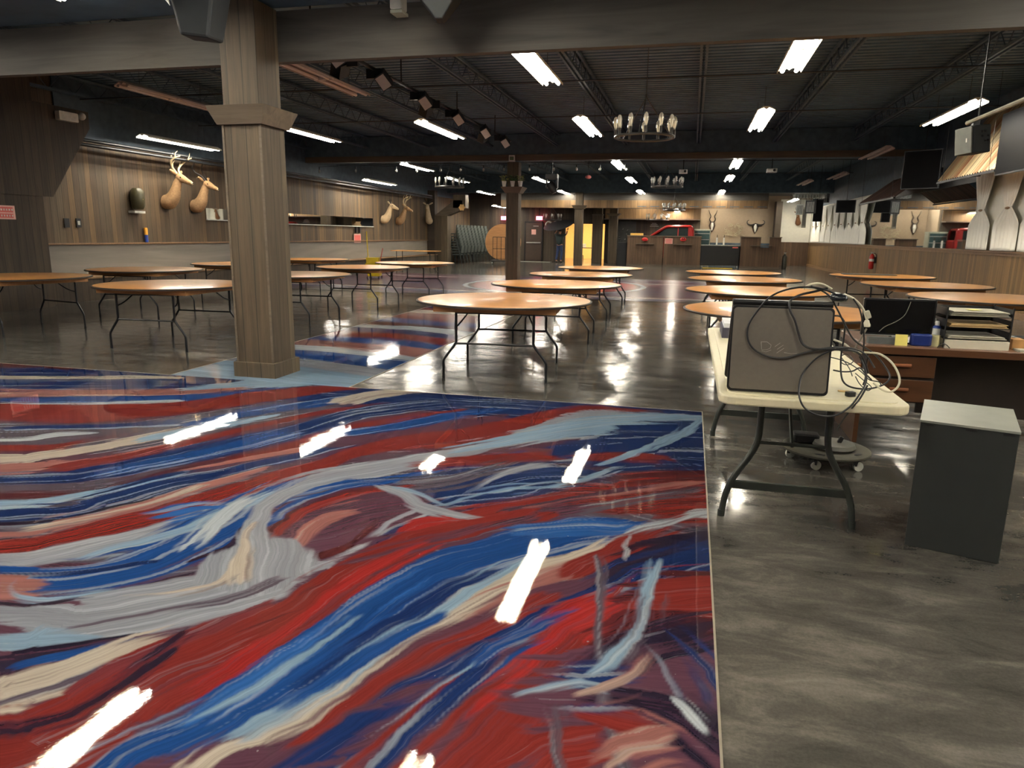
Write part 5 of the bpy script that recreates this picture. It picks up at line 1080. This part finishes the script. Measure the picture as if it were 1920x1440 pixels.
# fire extinguisher
m_red = plain('extinguisher_red', (176,34,30), .3)
def cyl_tank(name, p, h, rad, m, lab, cat, hose=True):
    r = empty(name, p, 0, lab, cat); MB().lathe([(rad*.8,0),(rad,.03),(rad,h*.72),(rad*.7,h*.84),(rad*.3,h*.88),(rad*.3,h*.92)], 18).build('tank', m, r, smooth=True); MB().box(-.03,-.02,h*.90,.03,.02,h*.95).box(-.05,-.012,h*.95,.06,.012,h).build('valve', m_mgrey, r)
    if hose: MB().tube(smooth_path([(.04,0,h*.93),(rad+.04,0,h*.85),(rad+.03,0,h*.5),(rad+.02,0,h*.3)], 4), .01, 6).build('hose', m_blk, r, smooth=True); MB().lathe([(rad*1.01,h*.45),(rad*1.01,h*.6)], 18).build('label_band', m_bone, r)
    return r
r = cyl_tank('fire_extinguisher', Vector((5.86, 26.3, .46)), .56, .08, m_red, 'red fire extinguisher mounted on the right wainscot', 'fire extinguisher'); MB().box(.06,-.05,.2,.135,.05,.4).build('wall_mount', m_blk, r)
cyl_tank('gas_cylinder', Vector((4.28, 36.1, 0)), .78, .11, plain('grey_cylinder', (104,104,96), .35, .5), 'grey steel gas cylinder standing beside the right bar counter', 'gas cylinder', False)
# ------------------------------------------------------------------ bar counters
def counter(x0, x1, z, lab, notch=None):
    r = empty('bar_counter', ((x0+x1)/2, 35.8, 0), 0, lab, 'counter', 'boarded bar counters'); h = (x1-x0)/2
    if notch:
        b = MB().box(-h,0,0,h,.06,z-.45).box(-h,0,z-.45,notch[0],.06,z).box(notch[1],0,z-.45,h,.06,z)
    else: b = MB().box(-h,0,0,h,.06,z)
    b.build('front', m_count, r); MB().box(-h,.06,0,-h+.05,.6,z-.02).box(h-.05,.06,0,h,.6,z-.02).build('sides', m_count, r)
    if notch: MB().box(-h-.03,-.04,z,notch[0],.5,z+.045).box(notch[1],-.04,z,h+.03,.5,z+.045).build('top', m_pil2, r)
    else: MB().box(-h-.02,-.04,z,h+.02,.6,z+.045).build('top', m_pil2, r)
    MB().box(-h*.5,-.16,1.05,h*.52,0,1.085).build('ledge', m_pil2, r); MB().box(-h-.01,-.02,0,h+.01,0,.1).build('base_board', m_pil2, r)
counter(-3.08, -1.36, 1.43, 'left boarded bar counter with a little ledge'); counter(-1.32, .42, 1.43, 'second bar counter bearing the pink notice'); counter(2.24, 4.02, 1.44, 'right bar counter with a notch cut in its top', (.0, .38))
tag(MB().box(-3.55,36.0,0,-3.12,36.5,1.12).build('waste_bin', m_dk), 'dark bin box at the left end of the bar counters', 'bin')
r = empty('notice_paper', at(1254,452,y=35.79), 0, 'pink printed notice taped on the second bar counter', 'sign'); MB().box(-.18,-.006,-.13,.18,0,.13).build('paper', m_pinkp, r); b = MB(); [b.box(-.14,-.009,.07-.06*k,.14,-.006,.1-.06*k) for k in range(4)]; b.build('print_lines', m_redp, r)
for px, lab in ((1209,'red cap hanging over the left bar counter'),(1281,'red cap with dark letters hanging over the second bar counter')):
    p = at(px, 449, y=35.72); r = empty('baseball_hat', p, 0, lab, 'cap'); MB().ball((0,0,.0), (.15,.06,.10), 12, 8).build('crown', m_red, r, smooth=True); MB().box(-.12,-.075,-.06,.12,-.05,-.02).build('brim', m_red, r)
    if px > 1250: MB().box(-.07,-.064,.0,-.03,-.055,.06).box(.0,-.066,.0,.05,-.058,.02).box(.03,-.066,.02,.07,-.058,.07).build('lettering', m_blk, r)
tag(MB().box(-2.95,35.85,1.476,-2.35,36.2,1.58).build('yellow_box', plain('yellow_card', (214,170,84), .6)), 'yellow cardboard box on top of the left bar counter', 'box')
# beer cooler
r = empty('beer_cooler', (1.32, 35.75, 0), 0, 'black beer cooler on casters with a steel top and two taps', 'cooler')
MB().rbox((0,.35,.58), (1.78,.68,.92), .04).build('cabinet', m_blk, r, bevel=.01); MB().box(-.9,-.01,1.04,.9,.7,1.08).build('top', plain('steel_top', (190,190,180), .25, .7), r)
MB().box(.55,-.005,.94,.80,.01,1.0).build('badge', m_redp, r); b = MB(); [b.box(.5,-.006,.25+.04*k,.85,.012,.27+.04*k) for k in range(4)]; b.build('vent', m_dk, r)
for x in (-.8,.8):
    for y in (.08,.62): MB().lathe([(.02,-.02),(.055,-.018),(.055,.018),(.02,.02)], 12, (x,y,.056), Matrix.Rotation(PI/2,3,'Y')).build('caster', m_bone, r)
for x in (-.17,.15): t_ = MB().lathe([(.05,1.08),(.04,1.10),(.038,1.38),(.03,1.42)], 12, (x,.3,0)).build('tap_tower', m_bone, r, smooth=True); MB().tube([(x,.26,1.36),(x,.2,1.36),(x,.2,1.30)], .012, 6).build('spout', m_mgrey, t_); MB().tube([(x,.3,1.42),(x,.3,1.55)], .016, 8).build('tap_handle', m_plq, t_)
tag(MB().box(.55,35.0,.002,1.9,35.6,.012).build('yellow_mat', m_yel), 'yellow strip lying on the floor before the black beer cooler', 'mat')
# red truck cab
m_truck = plain('truck_red', (140,30,28), .3, var=.05); m_tw = plain('truck_window', (34,42,42), .15)
r = empty('red_truck_cab', (-.85, 37.9, 0), 0, 'red pickup truck cab displayed behind the bar counters', 'truck')
MB().box(-2.0,0,.35,.95,1.2,1.45).build('body', m_truck, r, bevel=.05)
def pil(a, b_, w=.07): return MB().tube(smooth_path([(p[0], .06, p[1]) for p in (a, b_)], 2), w, 6)
b = MB(); b.tube(smooth_path([(x, .05, z) for x, z in ((-1.25,1.42),(-.55,1.88),(-.2,1.94),(.6,1.95),(.80,1.86),(.86,1.42))], 5), .065, 8); b.box(.62,.0,1.42,.88,.12,1.9); b.box(-.55,.05,1.9,.8,1.15,1.98); b.build('cab_frame', m_truck, r, smooth=True)
MB().tube(smooth_path([(x, 1.15, z) for x, z in ((-1.25,1.42),(-.55,1.88),(-.2,1.94),(.6,1.95),(.80,1.86),(.86,1.42))], 5), .06, 8).build('far_frame', m_truck, r)
MB().poly([(-1.0,.08,1.45),(-.5,.08,1.84),(-.2,.08,1.89),(.62,.08,1.89),(.62,.08,1.45)], (0,.02,0)).build('side_window', m_tw, r); MB().box(.1,.05,1.45,.15,.1,1.9).build('window_post', m_truck, r)
MB()._add([(-1.25,.1,1.45),(-.55,.1,1.9),(-.55,1.1,1.9),(-1.25,1.1,1.45)], [(0,1,2,3)]).build('windshield', m_tw, r); MB().lathe([(.05,0),(.3,.0),(.34,.05),(.34,.2),(.3,.25)], 24, (-.95,.02,.35), Matrix.Rotation(PI/2,3,'X')).build('wheel', m_blk, r); MB().lathe([(.05,0),(.3,.0),(.34,.05),(.34,.2),(.3,.25)], 24, (.5,.02,.35), Matrix.Rotation(PI/2,3,'X')).build('wheel', m_blk, r)
# glass fridge
r = empty('display_fridge', (.48, 38.9, 0), 0, 'glass fronted display fridge beside the red truck cab', 'fridge'); m_fg = plain('fridge_glass', (70,92,92), .1)
MB().box(-.42,.06,0,.42,.7,1.84).build('case', m_trimg, r, bevel=.01); MB().box(-.37,.03,.15,.37,.06,1.76).build('glass_door', m_fg, r); b = MB(); [b.box(-.37,.02,.4+.3*k,.37,.03,.43+.3*k) for k in range(5)]; b.build('shelf_edges', m_mgrey, r)
# wall art of bent wire
p = at(1376,432,y=41.1); r = empty('wire_wall_art', p, 0, 'curly bent wire artwork on the beige wall', 'wall art'); b = MB(); rd = random.Random(5)
for k in range(26):
    cx, cz = rd.uniform(-.42,.42), rd.uniform(-.32,.38); cz *= (1-abs(cx)); R_ = rd.uniform(.06,.17); a0 = rd.uniform(0,6); b.tube([(cx+R_*(1-.06*i)*math.cos(a0+i*.55), -.02-.004*k%.03, cz+R_*(1-.06*i)*.8*math.sin(a0+i*.55)) for i in range(10)], .010, 5)
b.tube([(-.55,-.02,-.3),(-.3,-.02,-.2),(0,-.02,-.32),(.3,-.02,-.18),(.58,-.02,-.3)], .012, 5); b.build('wire', plain('pale_wire', (180,170,140), .35, .4), r)
tag(MB().box(4.15,40.3,0,4.45,41.19,3.3).build('wall_post', m_bump), 'brown boarded post between the beige and the white back walls', 'post')
st(MB().box(4.45,41.12,1.235,6.0,41.19,3.45), 'wall_back', m_white); st(MB().box(4.45,41.1,0,6.0,41.19,1.235), 'wall_back', m_count)
# ------------------------------------------------------------------ door with exit signs
m_ext = emit('exit_red', (1.0,.10,.16), 2.2)
r = empty('steel_door', (-8.50, 39.19, 0), 0, 'dark brown steel exit door with a push bar', 'door'); MB().box(-.45,-.05,0,.45,0,2.08).build('leaf', plain('door_brown', (64,50,42), .5), r, bevel=.004); MB().box(-.52,-.06,0,-.45,0,2.15).box(.45,-.06,0,.52,0,2.15).box(-.52,-.06,2.08,.52,0,2.15).build('frame', m_blk, r)
MB().box(-.4,-.11,.98,.40,-.07,1.04).build('push_bar', m_mgrey, r); MB().box(-.12,-.055,1.45,.13,-.05,1.72).build('notice', m_pinkp, r); b = MB(); [b.box(-.02+.05*k,-.055,1.88,.015+.05*k,-.05,1.92) for k in range(6)]; b.build('lettering', m_mgrey, r)
def exit_sign(p, lab, y0):
    r = empty('exit_sign', p, 0, lab, 'exit sign'); MB().box(-.17,0,-.10,.17,.06,.10).build('case', m_ext, r)
    L = {'E': ['111','100','110','100','111'], 'X': ['101','101','010','101','101'], 'I': ['010','010','010','010','010'], 'T': ['111','010','010','010','010']}; b = MB()
    for i, ch in enumerate('EXIT'):
        for row, s in enumerate(L[ch]):
            for col_, v in enumerate(s):
                if v == '1': b.box(-.135+i*.068+col_*.018,-.006,.05-row*.022,-.117+i*.068+col_*.018,0,.072-row*.022)
    b.build('lettering', emit('exit_letter', (1,.5,.55), 2.5), r); MB().box(-.03,.03,.1,.03,.05,y0-p.z).build('ceiling_mount', m_blk, r)
exit_sign(at(1011,409,y=38.9), 'glowing red EXIT sign above the steel door', 3.6); exit_sign(at(945,409,y=38.9), 'second glowing EXIT sign partly behind the second pillar', 3.6)
tag(MB().box(-9.2,37.8,.002,-7.3,38.35,.02).build('door_mat', plain('pale_mat', (150,150,140), .8)), 'pale narrow mat on the floor before the exit door', 'mat')
# things in the lit room
r = empty('folding_cart', (-6.05, 42.6, 0), 0, 'dark table heaped with boxes inside the bright room', 'table'); MB().box(-.5,-.3,.7,.5,.3,.74).build('tabletop', m_blk, r); [MB().tube([(sx*.42,sy*.25,.7),(sx*.42,sy*.25,0)], .02, 6).build('leg', m_blk, r) for sx in (-1,1) for sy in (-1,1)]
tag(MB().box(-6.4,42.5,.741,-6.1,42.8,.95).build('white_box', m_bone), 'white box on the dark table in the bright room', 'box')
tag(MB().box(-6.5,42.3,0,-6.2,42.6,.3).build('carton', m_man), 'small carton on the floor under the table in the bright room', 'box')
r = empty('black_shelf_unit', (-4.35, 44.6, 0), 0, 'black low cabinet against the warm wall of the bright room', 'cabinet'); MB().box(-.5,0,0,.5,.5,.95).build('body', m_blk, r); MB().box(-.52,-.02,.95,.52,.52,.98).build('top', m_mgrey, r)
# ------------------------------------------------------------------ stacked chairs
m_vinyl = plain('grey_vinyl', (82,90,86), .45, var=.1); m_cf = plain('chair_frame', (54,60,58), .35, .4)
def chair():
    r = empty('banquet_chair', (0,0,0)); 
    MB().rbox((0,0,.45), (.42,.42,.05), .05).build('seat', m_vinyl, r)
    MB().rbox((0,.245,.70), (.43,.032,.36), .08, axis=1, rot=Matrix.Rotation(-.12,3,'X')).build('backrest', m_vinyl, r)
    MB().tube([(-.235,-.19,.42),(.235,-.19,.42)], .009, 5).build('seat_rail', m_cf, r)
    for sx in (-1,1):
        MB().tube([(sx*.235,-.19,.43),(sx*.235,-.21,0)], .011, 5).build('leg', m_cf, r); MB().tube([(sx*.235,.28,.84),(sx*.235,.22,.45),(sx*.235,.27,0)], .011, 5).build('leg', m_cf, r)
    return r
ch = chair(); first = True
stacks = [(858+6.4*k, 33.3+.54*k) for k in range(9)]
names = ['first','second','third','fourth','fifth','sixth','seventh','eighth','ninth']
for s, (px, y) in enumerate(stacks):
    x = at(px, 440, y=y).x
    for k in range(9):
        loc = (x-.028*k*0, y+.055*k*0+.0, k*.125); o = ch if first else copy_tree(ch)
        first = False; o.location = (x-.03*k, y, k*.122); o.rotation_euler = (0,0,-PI/2)
        tag(o, 'grey banquet chair, %s from the floor in the %s stack from the post' % (names[k], names[s]), 'chair', 'stacked grey chairs')
# table cart
r = empty('table_cart', (-9.12, 34.2, 0), .2, 'black steel cart holding round tabletops on edge', 'cart'); b = MB()
for x in (-.3,-.1,.1,.3): b.tube([(x,-.35,.2),(x,-.35,1.3)], .014, 6)
for z in (.25,.75,1.3): b.tube([(-.3,-.35,z),(.3,-.35,z)], .014, 6)
b.box(-.38,-.4,.14,.45,.4,.19); b.build('frame', m_blk, r)
for x in (-.33,.38):
    for y in (-.3,.3): MB().lathe([(.02,-.02),(.07,-.018),(.07,.018),(.02,.02)], 12, (x,y,.07), Matrix.Rotation(PI/2,3,'Y')).build('wheel', m_mgrey, r)
for k in range(3):
    o = MB().lathe([(.01,0),(.86,0),(.86,.02),(.01,.02)], 40, (0,0,0), Matrix.Rotation(PI/2,3,'X')).build('stored_tabletop', m_apron); o.location = (-9.0+.03*k, 34.25+.09*k, 1.055); o.rotation_euler = (0,0,.55)
    tag(o, ['front round tabletop standing on edge on the black cart','middle round tabletop on edge on the black cart','rear round tabletop on edge on the black cart'][k], 'tabletop', 'tabletops on the cart')
# ------------------------------------------------------------------ person
m_shirt = plain('dark_green_shirt', (30,44,44), .8); m_jean = plain('blue_jeans', (40,56,92), .8, var=.2); m_skin = plain('skin', (176,128,102), .5); m_hair = plain('dark_hair', (40,32,28), .7); m_shoe = plain('dark_shoe', (30,30,32), .6)
def skinned(name, verts, edges, radii, m, parent, root=0):
    me = bpy.data.meshes.new(name); me.from_pydata([tuple(v) for v in verts], edges, []); o = bpy.data.objects.new(name, me); C.objects.link(o); o.parent = parent
    s = o.modifiers.new('skin', 'SKIN'); 
    if not me.skin_vertices: me.skin_vertices.new()
    for i, rr in enumerate(radii): me.skin_vertices[0].data[i].radius = rr if isinstance(rr, tuple) else (rr, rr)
    me.skin_vertices[0].data[root].use_root = True
    u = o.modifiers.new('sub', 'SUBSURF'); u.levels = u.render_levels = 2; me.materials.append(m); s.use_smooth_shade = True; return o
r = empty('person', (-6.82, 38.0, 0), 2.75, 'person in dark shirt and blue jeans carrying a large dark tabletop overhead', 'person')
# one continuous body: pelvis, chest, neck, head, arms raised, legs in a short step
bv = [(0,0,.95),(0,.01,1.12),(0,.03,1.35),(0,.02,1.47),(0,.0,1.55),(0,-.02,1.66),
      (-.19,.02,1.40),(-.34,-.10,1.48),(-.30,-.24,1.66),(.19,.02,1.40),(.36,-.08,1.50),(.34,-.22,1.68),
      (-.09,0,.88),(-.10,-.05,.50),(-.11,.04,.09),(.09,0,.88),(.11,.03,.50),(.12,.14,.09),(-.11,-.06,.05),(.12,.02,.05)]
be = [(0,1),(1,2),(2,3),(3,4),(4,5),(2,6),(6,7),(7,8),(2,9),(9,10),(10,11),(0,12),(12,13),(13,14),(0,15),(15,16),(16,17),(14,18),(17,19)]
br = [(.15,.11),(.14,.10),(.17,.11),(.06,.06),(.055,.06),(.085,.095),(.065,.06),(.045,.045),(.032,.032),(.065,.06),(.045,.045),(.032,.032),(.09,.09),(.065,.065),(.04,.04),(.09,.09),(.065,.065),(.04,.04),(.035,.03),(.035,.03)]
skinned('body', bv, be, br, m_skin, r)
sv = [(0,0,.88),(0,.01,1.12),(0,.03,1.36),(-.19,.02,1.41),(-.33,-.09,1.48),(.19,.02,1.41),(.35,-.07,1.50),(0,.02,1.45)]
skinned('shirt', sv, [(0,1),(1,2),(2,3),(3,4),(2,5),(5,6),(2,7)], [(.21,.17),(.19,.145),(.20,.14),(.08,.075),(.058,.058),(.08,.075),(.058,.058),(.075,.07)], m_shirt, r)
jv = [(0,0,1.02),(-.09,0,.86),(-.10,-.05,.50),(-.11,.04,.12),(.09,0,.86),(.11,.03,.50),(.12,.14,.12)]
skinned('jeans', jv, [(0,1),(1,2),(2,3),(0,4),(4,5),(5,6)], [(.165,.125),(.105,.105),(.08,.08),(.065,.065),(.105,.105),(.08,.08),(.065,.065)], m_jean, r)
for x, y in ((-.11,-.02),(.12,.06)): MB().ball((x,y,.045), (.05,.13,.045), 12, 8).build('shoe', m_shoe, r, smooth=True)
MB().ball((0,.0,1.70), (.095,.105,.10), 14, 10).build('hair', m_hair, r, smooth=True)
for sx, h0 in ((-1,(-.30,-.25,1.69)),(1,(.34,-.23,1.71))):
    h0 = Vector(h0); hv = [h0, h0+Vector((0,-.03,.04)), h0+Vector((0,-.04,.07))]; he = [(0,1),(1,2)]; hr = [.026,(.038,.018),(.04,.016)]
    for k in range(4):
        b0 = h0+Vector((-.027+.018*k,-.045,.08)); n0 = len(hv); L = (.030,.036,.034,.026)[k]; hv += [b0, b0+Vector((0,-.01,L)), b0+Vector((0,-.03,L*1.5))]; he += [(2,n0),(n0,n0+1),(n0+1,n0+2)]; hr += [.009,.0085,.007]
    n0 = len(hv); hv += [h0+Vector((-sx*.04,-.04,.05)), h0+Vector((-sx*.06,-.06,.075))]; he += [(1,n0),(n0,n0+1)]; hr += [.010,.008]
    skinned('hand', hv, he, hr, m_skin, r)
MB().ball((0,-.115,1.655), (.012,.018,.016), 8, 6).build('nose', m_skin, r, smooth=True)
o = MB().lathe([(.01,0),(.78,0),(.80,.012),(.78,.025),(.01,.025)], 48).build('carried_tabletop', plain('dark_grey_board', (62,64,66), .6), smooth=False); o.location = (-6.92, 38.02, 1.93); o.rotation_euler = (.34, -.16, 0); tag(o, 'large round dark grey tabletop carried above the head of the person', 'tabletop')
# speckled metal sheet left of the bar
r = empty('chalkboard_panel', (-3.95, 39.1, 0), 0, 'tall dark grey panel with scribbled marks left of the bar counters', 'panel'); MB().box(0,0,.0,1.0,.05,2.2).build('board', plain('slate', (58,60,60), .6, var=.3, scale=3), r); b = MB(); rd = random.Random(9)
for k in range(16): x, z = rd.uniform(.1,.85), rd.uniform(.8,2.0); b.tube([(x,-.008,z),(x+rd.uniform(.03,.1),-.008,z+rd.uniform(-.03,.07))], .008, 4)
b.build('chalk_marks', m_mgrey, r)
r = empty('wall_sign', at(1226,421,y=39.15), 0, 'small white lettered sign on the dark back wall above the truck', 'sign'); b = MB(); b.box(-.2,-.01,-.10,.25,0,-.08); [b.box(-.15+.05*k,-.01,-.03,-.12+.05*k,0,.01) for k in range(7)]; [b.box(-.1+.05*k,-.01,.04,-.07+.05*k,0,.08) for k in range(5)]; b.build('lettering', m_mgrey, r)
